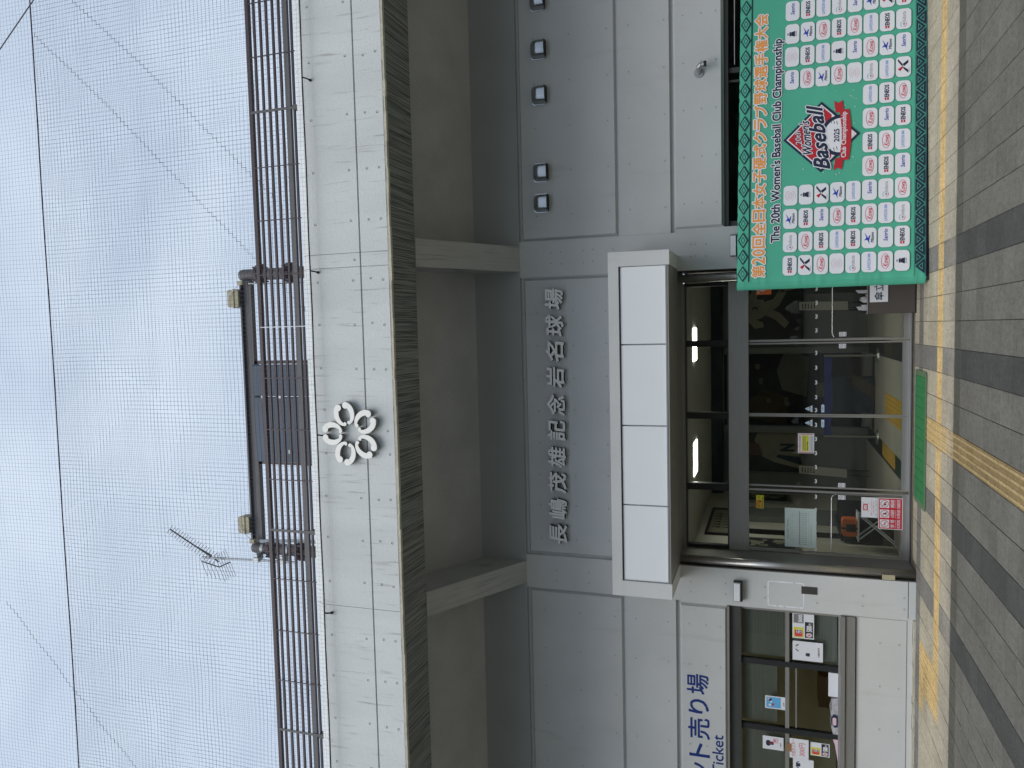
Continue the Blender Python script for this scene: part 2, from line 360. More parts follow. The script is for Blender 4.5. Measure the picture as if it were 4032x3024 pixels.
# ================================================================== GROUND
g = MB(); g.v = [(-400, -400, -.012), (400, -400, -.012), (400, 400, -.012), (-400, 400, -.012)]; g.f = [(0, 1, 2, 3)]; g.mi = [0]
build('ground', g, 'asphalt', kind='structure', label='wide grey forecourt around the stadium entrance')
pav = build('pavement', B(-9.31, 7.51, 3.64, 12.05, -.011, -.006), 'grout', kind='structure', label='paved apron of square stone tiles before the entrance')
ORG[pav.name] = Vector((0, 0, 0))
PT = .3
YBASE = 9.05
def tile_kind(ix, iy):
    x0 = ix*PT; y0 = YBASE+iy*PT
    dark_x = ix in (2, -2, -8, -12)
    if ix == -5 and iy <= 6: return 'bar'
    if iy == 6 and -4 >= ix >= -6 and ix != -5: return 'dots'
    if iy == 3 and -13 <= ix <= 8 and ix != -5: return 'guide' 
    if iy == 3 and ix > 8: return 'guide'
    if ix in (-16, -15) and 3 <= iy <= 4: return 'dots'
    if ix in (-16, -15) and iy == 5: return 'bar'
    if ix in (-17, -16, -15) and iy == 6: return 'dots'
    if ix == -14 and iy == 3: return 'dots'
    if iy == 0: return 'dark' if dark_x else 'mid'
    if iy == 7: return 'dark'
    if dark_x: return 'dark'
    return 'plain'
def tile_mb(kind):
    t = MB(); q = .0035
    t.rbox(q, PT-q, q, PT-q, -.010, 0, .0022, 0)
    if kind == 'bar':
        for k in range(4):
            c = .0375+.075*k; t.rbox(c-.014, c+.014, .012, PT-.012, 0.0, .005, .003, 1)
    if kind == 'guide':
        for k in range(4):
            c = .0375+.075*k; t.rbox(.012, PT-.012, c-.012, c+.012, 0.0, .005, .003, 1)
    if kind == 'dots':
        for a in range(5):
            for b_ in range(5):
                cx, cy = .03+.06*a, .03+.06*b_; t.rbox(cx-.013, cx+.013, cy-.013, cy+.013, 0.0, .005, .005, 1)
    return t
TM = {}
for k, mm in (('plain', ['tile']), ('dark', ['tile_dark']), ('mid', ['tile_mid']), ('bar', ['tile_yellow', 'tile_ridge']), ('guide', ['tile_yellow', 'tile_ridge']), ('dots', ['tile_yellow', 'tile_ridge'])):
    tm = tile_mb(k); me = bpy.data.meshes.new('tile_'+k); me.from_pydata(tm.v, [], tm.f)
    for q in mm: me.materials.append(M[q])
    me.polygons.foreach_set('material_index', tm.mi); me.update(); TM[k] = (me, tm)
cells = []
for iy in range(-18, 9):
    for ix in range(-31, 25):
        kd = tile_kind(ix, iy); x, y = ix*PT, YBASE+iy*PT
        if y+PT > 12.0: continue
        if y > 11.38 and (x < -3.55 or x > .8): continue
        d = Vector((x+.15, y+.15, -1.85)); zc = d.dot(fw); px = -d.dot(u2)/zc*3028; py = d.dot(r2)/zc*3028
        vis = abs(px) < 2060 and abs(py) < 1560 and not (x > .75 and y > 10.95)
        cells.append((not vis, d.length, ix, iy, kd, x, y))
cells.sort()
rest = {'mid': MB(), 'plain': MB(), 'dark': MB(), 'bar': MB(), 'guide': MB(), 'dots': MB()}
cnt_t = 0
for hid, d, ix, iy, kd, x, y in cells:
    jz = random.uniform(-.0012, .0012)
    if cnt_t < 297 and not hid:
        o = bpy.data.objects.new({'plain': 'paving_tile', 'mid': 'paving_tile', 'dark': 'paving_tile', 'bar': 'tactile_tile', 'guide': 'tactile_tile', 'dots': 'tactile_tile'}[kd], TM[kd][0])
        COL.objects.link(o); o.parent = pav; o.location = (x, y, jz); cnt_t += 1
    else:
        tm = TM[kd][1]; rest[kd].mesh(([(a+x, b_+y, c+jz) for a, b_, c in tm.v], tm.f)); n0 = len(tm.f); rest[kd].mi[-n0:] = tm.mi
for kd, rb in rest.items():
    if rb.v:
        build('paving_tiles', rb, {'plain': ['tile'], 'mid': ['tile_mid'], 'dark': ['tile_dark']}.get(kd, ['tile_yellow', 'tile_ridge']), pav, kind='stuff')

# woodland added unseen behind the viewer, to shade the upper wall and darken the glass
wd = MB(); rw_ = random.Random(21)
def blobm(mb, c, r, rr, mi=0):
    b = len(mb.v); nu, nv = 9, 6
    for j in range(nv+1):
        for i in range(nu):
            ph = math.pi*j/nv; t = 2*math.pi*i/nu; k = r*rr.uniform(.72, 1.2)
            mb.v.append((c[0]+k*math.sin(ph)*math.cos(t), c[1]+k*math.sin(ph)*math.sin(t), c[2]+.85*k*math.cos(ph)))
    for j in range(nv):
        for i in range(nu):
            mb.f.append((b+j*nu+i, b+(j+1)*nu+i, b+(j+1)*nu+(i+1) % nu, b+j*nu+(i+1) % nu)); mb.mi.append(mi)
for k in range(120):
    a = R(-205+250*k/119)-R(10); d = rw_.uniform(26, 40); cx_, cy_ = d*math.cos(a), d*math.sin(a)
    h = rw_.uniform(12, 15)
    wd.tube([(cx_, cy_, 0), (cx_, cy_, h*.6)], .22, 6, 1)
    for j in range(13): blobm(wd, (cx_+rw_.uniform(-2, 2), cy_+rw_.uniform(-2, 2), h*rw_.uniform(.12, .9)), rw_.uniform(1.3, 2.3), rw_)
build('sky_blocking_trees', wd, ['added_tree', 'added_trunk'], kind='stuff', label='unseen belt of dark green trees added to block low sky')
# ================================================================== BUILDING
XL, XR = -11.0, 9.0
bld = empty('stadium_building', (0, 11.5, 0), 'grey concrete baseball stadium front with overhanging roof edge and glazed entrance', 'building')
P = lambda name, mb, mat, **k: build(name, mb, mat, bld, **k)
# wall body (recess plane y=11.50), built around the openings
w = MB()
w.box(XL, XR, 11.50, 11.75, 3.30, 8.0)
w.box(XL, -4.105, 11.50, 11.75, 2.49, 3.30); w.box(XL, -4.105, 11.505, 11.75, 0, .74)
w.box(-4.105, -3.56, 11.50, 11.75, 0, 3.30)
w.box(.84, 1.42, 11.50, 11.75, 0, 3.30)
w.box(1.42, XR, 11.50, 11.75, 2.50, 3.30); w.box(1.42, XR, 11.505, 11.75, 0, .9)
P('wall', w, 'paint_wall')
P('wall_panel', MB().cbox(1.39, XR, 11.45, 11.5, 4.025, 5.525, .03), 'paint_wall')
P('wall_panel', MB().cbox(-3.51, .80, 11.45, 11.5, 3.9, 5.515, .03), 'paint_wall')
P('wall_panel', MB().cbox(XL, -4.10, 11.45, 11.5, 4.02, 5.515, .03), 'paint_wall')
P('wall_panel', MB().cbox(1.42, XR, 11.452, 11.5, 2.505, 3.195, .03), 'paint_wall')
P('wall_panel', MB().cbox(XL, -4.12, 11.452, 11.5, 2.485, 3.165, .03), 'paint_wall')
P('wall_band', B(1.372, XR, 11.447, 11.5, 3.25, 3.985), 'paint_wall')
P('wall_band', B(XL, -4.072, 11.447, 11.5, 3.225, 3.965), 'paint_wall')
P('wall_band', B(XL, XR, 11.449, 11.5, 5.565, 7.0), 'shaded_wall')  # upper band, its colour darkened to deepen the shade below the roof
for a, b_ in ((-4.07, -3.54), (.82, 1.37)):
    q = MB(); q.box(a, b_, 11.445, 11.5, .098, 5.563); P('pilaster', q, 'paint_wall')
    P('pilaster_base', B(a, b_, 11.447, 11.5, 0, .088), 'paint_wall')
P('wall_panel', B(XL, -4.105, 11.49, 11.505, .103, .735), 'paint_wall')
P('wall_base', B(XL, -4.072, 11.492, 11.505, .03, .092), 'paint_wall')
sk = MB(); x = XL
while x < -4.08:
    x2 = min(x+random.uniform(.08, .25), -4.075); h = random.uniform(.022, .038); sk.box(x, x2, 11.432-random.uniform(0, .006), 11.5, -.004, h); x = x2
P('skirting', sk, 'skirt')
# formwork tie holes, shallow discs set in the wall and fascia
def disc(mb, x, y, z, r=.0165, n=10):
    b = len(mb.v); mb.v += [(x+r*math.cos(2*math.pi*i/n), y, z+r*math.sin(2*math.pi*i/n)) for i in range(n)]; mb.f.append(tuple(b+i for i in range(n))); mb.mi.append(0)
    b = len(mb.v); r2_ = r*.62; mb.v += [(x+.002+r2_*math.cos(2*math.pi*i/n), y-.002, z-.004+r2_*math.sin(2*math.pi*i/n)) for i in range(n)]; mb.f.append(tuple(b+i for i in range(n))); mb.mi.append(1)
th = MB()
for x in [-3.25+.505*i for i in range(8)]:
    for z in (5.30, 4.73, 4.22): disc(th, x+random.uniform(-.02, .02), 11.4475, z, .0125)
for x in [1.75+.66*i for i in range(6)]:
    for z in (5.27, 4.72, 4.15): disc(th, x, 11.4475, z, .0125)
    for z in (3.83, 3.32): disc(th, x, 11.4445, z, .0125)
    for z in (3.05, 2.80, 2.60): disc(th, x+.02, 11.4495, z, .0125)
for x in [-4.42-.62*i for i in range(6)]:
    for z in (5.27, 4.70, 4.15): disc(th, x, 11.4475, z, .0125)
    for z in (3.83, 3.34): disc(th, x, 11.4445, z, .0125)
    for z in (3.03, 2.78, 2.58): disc(th, x, 11.4495, z, .0125)
    for z in (.43, .19): disc(th, x-.03, 11.4875, z, .0125)
for xa in (-3.93, -3.77, 1.02, 1.19):
    for z in (5.06, 4.55, 3.0 if xa < 0 else 2.96, 2.5 if xa < 0 else 2.9, 1.95 if xa < 0 else 2.75, 1.25 if xa < 0 else 4.4, .66 if xa < 0 else 4.1, .14 if xa < 0 else 4.9): disc(th, xa+random.uniform(-.01, .01), 11.4425, z, .0125)
P('tie_holes', th, ['emblem_side', 'paint_wall'], kind='stuff')

# roof: overhanging slab with a flat lip, a sloping soffit behind and raker beams
F = 8.93
rf = MB()
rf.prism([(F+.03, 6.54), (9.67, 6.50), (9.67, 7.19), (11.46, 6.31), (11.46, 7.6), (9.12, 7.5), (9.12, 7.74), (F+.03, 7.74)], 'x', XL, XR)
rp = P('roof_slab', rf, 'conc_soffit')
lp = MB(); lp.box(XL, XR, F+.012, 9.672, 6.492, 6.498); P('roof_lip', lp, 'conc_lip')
# fascia boards with open joints
xs = [XL, -9.3, -3.672, .888, 1.07, 6.3, XR]
for i in range(len(xs)-1):
    a, b_ = xs[i]+.003, xs[i+1]-.003
    q = MB(); q.prism([(F, 6.52), (F+.03, 6.515), (F+.03, 6.915), (F, 6.912)], 'x', a, b_); P('fascia_board', q, 'conc_fascia')
    q = MB(); q.prism([(F, 6.934), (F+.03, 6.93), (F+.19, 7.835), (F+.085, 7.835), (F, 7.70)], 'x', a, b_); P('fascia_board', q, 'conc_fascia')
de = MB(); x = XL
while x < XR:                                   # ragged drip edge under the fascia
    x2 = x+random.uniform(.12, .5); de.box(x, min(x2, XR), F+.001+random.uniform(0, .004), F+.05, 6.482+random.uniform(-.006, .006), 6.5205); x = x2
P('drip_edge', de, 'skirt')
th = MB()
for x in (4.25, 3.56, 2.83, 2.14, 1.47, .72, .14, -.44, -2.17, -2.74, -3.33, -4.08, -4.66, -5.28, -5.9, -6.5):
    for z in (7.575, 7.04, 6.78, 6.605):
        disc(th, x+random.uniform(-.015, .015), F-.0015, z, .016)
for x, z in ((-.99, 7.55), (-1.58, 7.55), (-1.57, 6.59), (-1.26, 6.61), (.98, 7.01)): disc(th, x, F-.0015, z, .016)
P('tie_holes', th, ['hole', 'conc_fascia'], kind='stuff')
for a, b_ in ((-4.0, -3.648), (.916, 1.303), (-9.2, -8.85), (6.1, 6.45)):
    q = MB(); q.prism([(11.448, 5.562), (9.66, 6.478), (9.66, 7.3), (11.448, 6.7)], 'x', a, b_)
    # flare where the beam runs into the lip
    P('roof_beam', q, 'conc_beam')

# entrance canopy box with four white light panels
CX0, CX1, CY, CZ0, CZ1 = -3.73, 1.04, 10.464, 3.153, 3.98
cn = MB()
cn.box(CX0, CX1, CY+.06, 11.445, 3.84, CZ1)                       # roof plate
cn.box(CX0, -3.515, CY, 11.445, CZ0, 3.838); cn.box(.842, CX1, CY, 11.445, CZ0, 3.838)
cn.box(CX0, CX1, CY, CY+.06, 3.8385, CZ1); cn.box(-3.513, .84, CY+.09, CY+.12, 3.19, 3.838)
cnp = P('entrance_canopy', cn, 'paint_wall')
build('canopy_soffit', B(-3.513, .84, CY+.002, 11.445, 3.165, 3.189), 'steel_soffit', cnp)
build('canopy_trim', B(-3.513, .84, CY-.004, CY+.02, 3.189, 3.203), 'alu', cnp)
for a, b_ in ((-3.510, -2.448), (-2.436, -1.340), (-1.328, -.226), (-.214, .838)):
    build('canopy_panel', MB().cbox(a, b_, CY+.03, CY+.085, 3.206, 3.822, .004), 'white_panel', cnp)
# downpipe-like line of mortar bead under the canopy front: slim steel edge
# door recess: steel lining, round posts, header, transom, doors
P('recess_soffit', B(-3.54, .82, 11.46, 12.2, 3.16, 3.20), 'steel_soffit')
P('recess_lining', B(-3.60, -3.535, 11.47, 12.2, 0, 3.16), 'steel_soffit'); P('recess_lining', B(.815, .88, 11.47, 12.2, 0, 3.16), 'steel_soffit')
for xx in (-3.455, .705):
    q = MB(); q.tube([(xx, 11.52, 0), (xx, 11.52, 3.16)], .058, 20); P('round_post', q, 'steel', smooth=True)
    q = B(min(xx, xx+.02)-.03, xx+.04, 11.60, 12.06, 0, 3.16); P('door_jamb', q, 'steel_soffit')
P('door_header', B(-3.41, .66, 12.02, 12.16, 3.125, 3.165), 'steel_soffit')
P('transom_band', B(-3.41, .66, 12.0, 12.16, 2.19, 2.475), 'steel')
tr = P('transom_window', B(-3.41, .66, 12.06, 12.12, 3.10, 3.124), 'steel_dark')
for a, b_ in ((-.303, -.209), (-1.406, -1.307), (-2.507, -2.403), (-3.409, -3.36), (.61, .659)):
    build('mullion', B(a, b_, 12.03, 12.14, 2.477, 3.1), 'black', tr)
build('frame_rail', B(-3.36, .61, 12.05, 12.13, 2.477, 2.50), 'steel_dark', tr)
for a, b_ in ((-.207, .608), (-1.305, -.305), (-2.401, -1.408), (-3.358, -2.509)):
    build('glass_pane', B(a, b_, 12.09, 12.096, 2.502, 3.098), 'glass', tr)
def leaf(name, a, b_, y, stile, rail):
    q = P(name, B(a, a+stile, y, y+.035, .02, 2.188), 'steel')
    build('stile', B(b_-stile, b_, y, y+.035, .02, 2.188), 'steel', q)
    build('bottom_rail', B(a+stile, b_-stile, y+.001, y+.034, .02, rail), 'alu', q)
    build('glass_pane', B(a+stile, b_-stile, y+.014, y+.022, rail, 2.188), 'glass', q)
    return q
d1 = leaf('sliding_door', -1.338, -.262, 12.08, .022, .105)
d2 = leaf('sliding_door', -2.42, -1.342, 12.08, .022, .105)
f1 = leaf('fixed_window', -3.405, -2.455, 12.05, .03, .10)
f2 = leaf('fixed_window', -.245, .655, 12.05, .03, .10)
P('door_sill', B(-3.41, .66, 11.98, 12.2, -.005, .017), 'alu')
P('door_sill_drain', B(-3.41, .66, 11.93, 11.975, -.006, .004), 'black')
for a, b_, pr in ((-3.37, -2.49, f1), (-.21, .62, f2)):          # bent guard rails on the fixed panes
    pts = [(a, 12.035, .12), (a, 12.035, .97), (a+.02, 12.035, 1.01), (a+.06, 12.035, 1.03), (b_-.06, 12.035, 1.03), (b_-.02, 12.035, 1.01), (b_, 12.035, .97), (b_, 12.035, .12)]
    q = MB(); q.tube(pts, .007, 6); build('guard_rail', q, 'alu', pr)
for a, pr in ((-3.27, f1), (-.13, f2)):
    build('floor_lock', B(a, a+.012, 12.04, 12.048, .03, .09), 'galv', pr)
# the little round numeral marks printed in a row across the glass
NM = MB(); v, f = text_data('3', .035, 3)
ya = min(p[1] for p in v); yb = max(p[1] for p in v); xa = min(p[0] for p in v); xb = max(p[0] for p in v)
sc_ = .062/(yb-ya)
for p in v: NM.v.append(((p[1]-(ya+yb)/2)*sc_, 0, -(p[0]-(xa+xb)/2)*sc_*.9))
for q in f: NM.f.append(tuple(q)); NM.mi.append(0)
nme = bpy.data.meshes.new('number_mark'); nme.from_pydata(NM.v, [], NM.f); nme.materials.append(M['white_print']); nme.update()
for pr, y, xsx in ((f2, 12.060, (.512, .310, .111, -.092)), (d1, 12.090, (-.42, -.637, -.854, -1.071, -1.262)), (d2, 12.090, (-1.48, -1.69, -1.90, -2.11, -2.32)), (f1, 12.060, (-2.545, -2.745, -2.945, -3.145, -3.335))):
    for xx in xsx:
        o = bpy.data.objects.new('number_mark', nme); COL.objects.link(o); o.parent = pr; o.location = Vector((xx, y, 1.243))-ORG[pr.name]

# ticket window
tw = P('ticket_window', B(XL, -4.12, 11.53, 11.60, 2.29, 2.487), 'steel_dark')
build('shutter_box', B(XL, -4.11, 11.47, 11.53, 2.455, 2.487), 'steel_soffit', tw)
for a, b_ in ((-4.98, -4.90), (-5.98, -5.90), (-6.98, -6.90), (-7.98, -7.9)):
    build('mullion', B(a, b_, 11.575, 11.65, .962, 2.289), 'black' if a > -6.5 else 'steel_dark', tw)
build('mullion', B(-4.16, -4.112, 11.575, 11.65, .962, 2.289), 'steel_soffit', tw)
for a, b_ in ((-4.90, -4.16), (-5.90, -4.98), (-6.90, -5.98), (-7.9, -6.98)):
    build('middle_rail', B(a+.001, b_-.001, 11.58, 11.635, 1.621, 1.676), 'steel_soffit', tw)
    build('glass_pane', B(a+.001, b_-.001, 11.60, 11.606, 1.677, 2.288), 'glass_dark', tw)
    if a != -5.90: build('glass_pane', B(a+.001, b_-.001, 11.60, 11.606, .985, 1.620), 'glass', tw)
build('sash_edge', B(-5.89, -4.99, 11.60, 11.615, 1.515, 1.535), 'alu', tw)
build('bottom_track', B(XL, -4.112, 11.56, 11.66, .945, .961), 'alu', tw)
build('sill_ledge', B(XL, -4.112, 11.435, 11.60, .885, .944), 'steel', tw)
build('sill_front', B(XL, -4.11, 11.46, 11.5, .752, .868), 'steel', tw)
for a, b_, zb in ((-4.88, -4.17, .98), (-5.89, -4.995, 1.80), (-6.89, -5.995, 1.60)):
    bl = MB(); z = 2.28
    while z > zb:
        bl.v += [(a, 11.71, z), (b_, 11.71, z), (b_, 11.69, z-.017), (a, 11.69, z-.017)]; k = len(bl.v)-4; bl.f.append((k, k+1, k+2, k+3)); bl.mi.append(0); z -= .0215
    build('blind_slats', bl, 'blind', tw, kind='stuff')
# ticket room
P('ticket_room_floor', B(XL, -4.0, 11.75, 14.4, -.05, .0), 'room_beige')
P('ticket_room_wall', MB().box(XL, -4.0, 14.4, 14.5, 0, 3.2).box(-4.0, -3.95, 11.75, 14.5, 0, 3.2).box(XL-.1, XL, 11.75, 14.5, 0, 3.2), 'room_beige')
P('ticket_room_ceiling', B(XL, -4.0, 11.75, 14.5, 2.8, 2.85), 'room_beige')
P('ticket_counter', B(XL, -4.0, 11.70, 12.3, .88, .935), 'steel_soffit')
q = MB(); q.box(-5.6, -5.1, 14.36, 14.39, .1, 2.3); P('cupboard_door', q, 'int_wall')
# right-hand barred window behind the backdrop
rw = P('barred_window', B(1.43, XR, 11.53, 11.62, 2.44, 2.498), 'steel_dark')
build('glass_pane', B(1.44, XR, 11.64, 11.646, .9, 2.44), 'glass_dark', rw)
build('mullion', B(3.57, 3.64, 11.58, 11.63, .9, 2.439), 'steel_dark', rw); build('mullion', B(1.44, 1.50, 11.58, 11.63, .9, 2.439), 'steel_dark', rw)
build('mullion', B(3.44, 3.47, 11.58, 11.63, .9, 2.439), 'steel_dark', rw)
for k in range(12):
    z = 2.35-.1*k; q = MB(); q.tube([(3.66, 11.52, z), (XR, 11.52, z)], .006, 6); build('window_bar', q, 'alu', rw)
    q = MB(); q.tube([(1.5, 11.70, z-.02), (3.5, 11.70, z-.02)], .005, 6); build('window_bar', q, 'steel_dark', rw)
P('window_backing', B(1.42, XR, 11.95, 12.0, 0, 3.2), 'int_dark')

# lobby behind the doors
lf = P('lobby_floor', B(-3.7, 1.3, 12.2, 19.5, -.02, .0), 'lob_floor')
for a in (-.6, -2.4): build('floor_band', B(a, a+.3, 12.21, 17.2, .0015, .003), 'lob_dark', lf)
build('floor_band', B(-2.09, -.61, 16.1, 16.4, .0015, .003), 'lob_dark', lf)
for a, b_, c, d in ((-1.65, -1.2, 12.6, 14.6), (-2.35, -2.1, 13.4, 14.9)):
    q = MB(); q.box(a, b_, c, d, .0035, .005)
    x = a+.03
    while x < b_-.02: q.box(x, x+.03, c+.02, d-.02, .005, .009); x += .075
    build('tactile_strip', q, 'lob_yellow', lf)
P('lobby_ceiling', B(-3.7, 1.3, 12.2, 19.5, 3.10, 3.14), 'int_ceil')
P('lobby_wall', B(-3.72, -3.6, 12.2, 19.5, 0, 3.12), 'int_wall'); P('lobby_wall', B(1.2, 1.32, 12.2, 19.5, 0, 3.12), 'int_grey')
P('lobby_wall', MB().box(-3.6, -2.27, 17.3, 17.4, 0, 3.1).box(-.47, 1.2, 17.3, 17.4, 0, 3.1).box(-2.27, -.47, 17.3, 17.4, 2.85, 3.1), 'int_grey')
P('lobby_wall', B(-2.6, -.1, 19.3, 19.4, 0, 3.1), 'int_dark')
P('lobby_pillar', B(-2.27, -2.14, 17.05, 17.3, 0, 2.85), 'int_grey'); P('lobby_pillar', B(-.60, -.47, 17.05, 17.3, 0, 2.85), 'int_grey')
P('lobby_ceiling_beam', B(-3.6, 1.2, 17.0, 17.3, 2.87, 3.1), 'navy_cloth')
for a, b_ in ((-.565, -.02), (-2.5, -1.95)):
    build('ceiling_light', B(a, b_, 13.02, 13.62, 3.088, 3.099), 'lamp', parent=None, label='lit ceiling strip lamp seen above the '+('right sliding door' if a > -1 else 'left sliding door'), cat='lamp', group='lobby ceiling lamps', org=((a+b_)/2, 13.3, 3.09))
q = MB(); q.box(.19, .6, 12.75, 13.15, 3.09, 3.098); q.box(.21, .58, 12.77, 13.13, 3.086, 3.09)
build('ceiling_light', q, ['int_wall'], label='unlit square ceiling lamp near the right end of the transom glass', cat='lamp', org=(.4, 12.95, 3.09))

# ================================================================== ROOF THINGS
rail = empty('roof_railing', (-.9, 9.35, 7.5), 'brown steel railing of long horizontal bars along the roof edge', 'railing')
RY = 9.35
def bar(z, h, d, mat, nm='rail_bar'):
    build(nm, B(XL, XR, RY-d/2, RY+d/2, z-h/2, z+h/2), mat, rail)
bar(8.80, .055, .06, 'brown', 'top_rail')
for z in (8.70, 8.598, 8.497, 8.395, 8.294): bar(z, .030, .03, 'brown')
bar(8.187, .075, .05, 'browngrey', 'bottom_rail'); bar(8.10, .028, .03, 'brown')
px_ = [4.631, 3.899, 3.148, 2.382, 1.643, .88, .141, -.59, -1.33, -2.06, -2.801, -3.525, -4.298, -5.053, -5.809, -6.55, -7.3, -8.0, 5.37, 6.1, 6.85]
for i, xx in enumerate(px_):
    main = abs(xx-3.148) < .1 or abs(xx-.141) < .1 or abs(xx+2.801) < .1 or abs(xx+5.809) < .1 or abs(xx-6.1) < .1
    light = abs(xx-.141) < .1
    w_ = .006 if light else (.018 if main else .007)
    q = MB(); q.box(xx-w_, xx+w_, RY-.035, RY-.029, 7.5, 8.80)
    if main and not light: q.box(xx-.03, xx+.03, RY-.05, RY+.05, 8.02, 8.10)
    build('railing_post', q, 'galv' if light else ('browngrey' if main else 'brown'), rail)

frm = empty('screen_frame', (-1.25, 10.3, 7.5), 'dark steel columns and beam holding a blue-grey panel above the roof', 'steel frame')
for xx, jt in ((.987, 1.083), (-3.405, 2.155)):
    q = MB(); q.tube([(xx, 10.3, 7.5), (xx, 10.3, 9.80), ], .093, 24)
    q.tube([(xx, 10.3, 9.80), (xx, 10.3, 9.85)], .093, 24, r1=.08)
    co = build('column', q, 'browngrey', frm, smooth=False)
    for z in (9.50, 8.96):
        q = MB(); q.tube([(xx, 10.3, z-.10), (xx, 10.3, z-.03)], .10, 24, r1=.155); q.tube([(xx, 10.3, z-.03), (xx, 10.3, z+.02)], .155, 24); q.tube([(xx, 10.3, z+.02), (xx, 10.3, z+.10)], .15, 24, r1=.10)
        for k in range(8):
            t = 2*math.pi*k/8; q.box(xx+.15*math.cos(t)-.012, xx+.15*math.cos(t)+.012, 10.3+.15*math.sin(t)-.012, 10.3+.15*math.sin(t)+.012, z-.08, z+.05)
        build('collar', q, 'brown', co)
q = MB(); q.box(-3.31, .89, 10.24, 10.33, 9.825, 9.852); q.box(-3.31, .89, 10.28, 10.29, 9.665, 9.825); q.box(-3.31, .89, 10.24, 10.33, 9.638, 9.665)
build('beam', q, 'browngrey', frm)
q = MB(); q.box(-2.02, -.37, 10.245, 10.285, 9.58, 9.63); q.box(-2.02, -1.985, 10.245, 10.285, 8.0, 9.63); q.box(-.42, -.37, 10.245, 10.285, 8.0, 9.63)
build('panel_frame', q, 'brown', frm)
for k, (a, b_) in enumerate(((-1.975, -.94), (-.93, -.43))):
    q = MB(); q.cbox(a, b_, 10.20, 10.24, 8.0, 9.66, .012); build('panel', q, 'screen', frm)
q = MB(); q.box(-.96, -.92, 10.185, 10.199, 9.44, 9.49); q.box(-.96, -.92, 10.185, 10.199, 9.13, 9.17); q.box(-1.83, -1.77, 10.185, 10.199, 8.98, 9.03); build('panel_clip', q, 'galv', frm)
# cables and conduits
q = MB(); q.tube([(.85, 10.22, 9.66), (.83, 10.22, 9.3), (.82, 10.22, 8.9), (.82, 10.22, 8.0)], .012, 6)
q.tube([(-3.27, 10.22, 9.66), (-3.25, 10.22, 9.3), (-3.22, 10.22, 9.0), (-3.22, 10.22, 8.0)], .03, 6); build('conduit', q, 'galv', frm)
def floodbox(a, b_, label, jx, s):
    q = MB(); c = .03
    q.prism(rrect(a, b_, 9.853, 10.06, .03, 3), 'y', 10.20, 10.38); q.prism(rrect(a-.012, b_+.012, 9.93, 9.96, .01, 2), 'y', 10.19, 10.39)
    o = build('antenna_box', q, 'beige_box', label=label, cat='box', group='beige boxes on the roof frame beam', org=((a+b_)/2, 10.3, 9.853))
    q = MB(); m_ = (a+b_)/2; q.tube([(m_, 10.3, 10.06), (m_, 10.3, 10.14)], .006, 6, r1=.002); q.tube([(m_, 10.3, 10.06), (m_, 10.3, 10.09)], .012, 6); build('spike', q, 'galv', o)
    q = MB(); pts = []
    for i in range(9):
        t = i/8; pts.append((m_+(jx-m_)*t, 10.17, 10.02-.28*t-.0*t+.05*math.sin(math.pi*t)*(1))); 
    q.tube(pts, .006, 5); build('cable', q, 'white_print', o)
    q = MB(); q.box(jx-.03, jx+.03, 10.15, 10.21, 9.73, 9.82)
    build('junction_box', q, 'beige_box', o)
floodbox(.485, .763, 'beige weathered box on the roof beam beside the right column', .86, 1)
floodbox(-3.163, -2.889, 'beige weathered box on the roof beam beside the left column and antenna', -3.27, -1)
# TV antenna on the left column
an = empty('tv_antenna', (-3.60, 10.1, 9.2), 'grey mast with a long and a short television antenna clamped to the left roof column', 'antenna')
q = MB(); q.tube([(-3.53, 10.1, 8.9), (-3.58, 10.1, 10.70)], .018, 10); build('mast', q, 'galv', an)
for z in (9.65, 9.18):
    q = MB(); q.box(-3.56, -3.45, 10.08, 10.24, z-.02, z+.02); q.box(-3.575, -3.505, 10.06, 10.16, z-.05, z+.05); q.tube([(-3.405, 10.3, z-.025), (-3.405, 10.3, z+.025)], .099, 20); build('clamp', q, 'galv', an)
q = MB(); a = Vector((-3.58, 10.1, 10.50)); b_ = Vector((-3.12, 10.0, 11.26)); q.tube([a-(b_-a)*.12, b_], .012, 6)
dv = (b_-a).normalized(); el = Vector((.55, .35, -.25)); el = (el-dv*el.dot(dv)).normalized()
for k in range(19):
    p = a+(b_-a)*(-.05+1.05*k/18); h = .105-.0015*k; q.tube([p-el*h, p+el*h], .005, 4)
q.tube([a+(b_-a)*.1+Vector((0, 0, -.06)), a+(b_-a)*.5], .008, 5); build('long_aerial', q, 'browngrey', an)
q = MB(); a2 = Vector((-3.65, 10.1, 10.74)); b2 = Vector((-3.70, 10.05, 10.35)); q.tube([a2, b2], .010, 6); c2_ = Vector((-3.62, 10.1, 10.17)); q.tube([b2, c2_], .010, 6)
el2 = Vector((-.75, .0, -.32)).normalized()
for k in range(5):
    p = a2+(b2-a2)*k/4; q.tube([p-el2*.06, p+el2*(.26)], .0045, 4)
for k in range(6):
    p = b2+(c2_-b2)*k/5; q.tube([p-el2*.22, p+el2*.24], .004, 4)
build('short_aerial', q, 'browngrey', an)

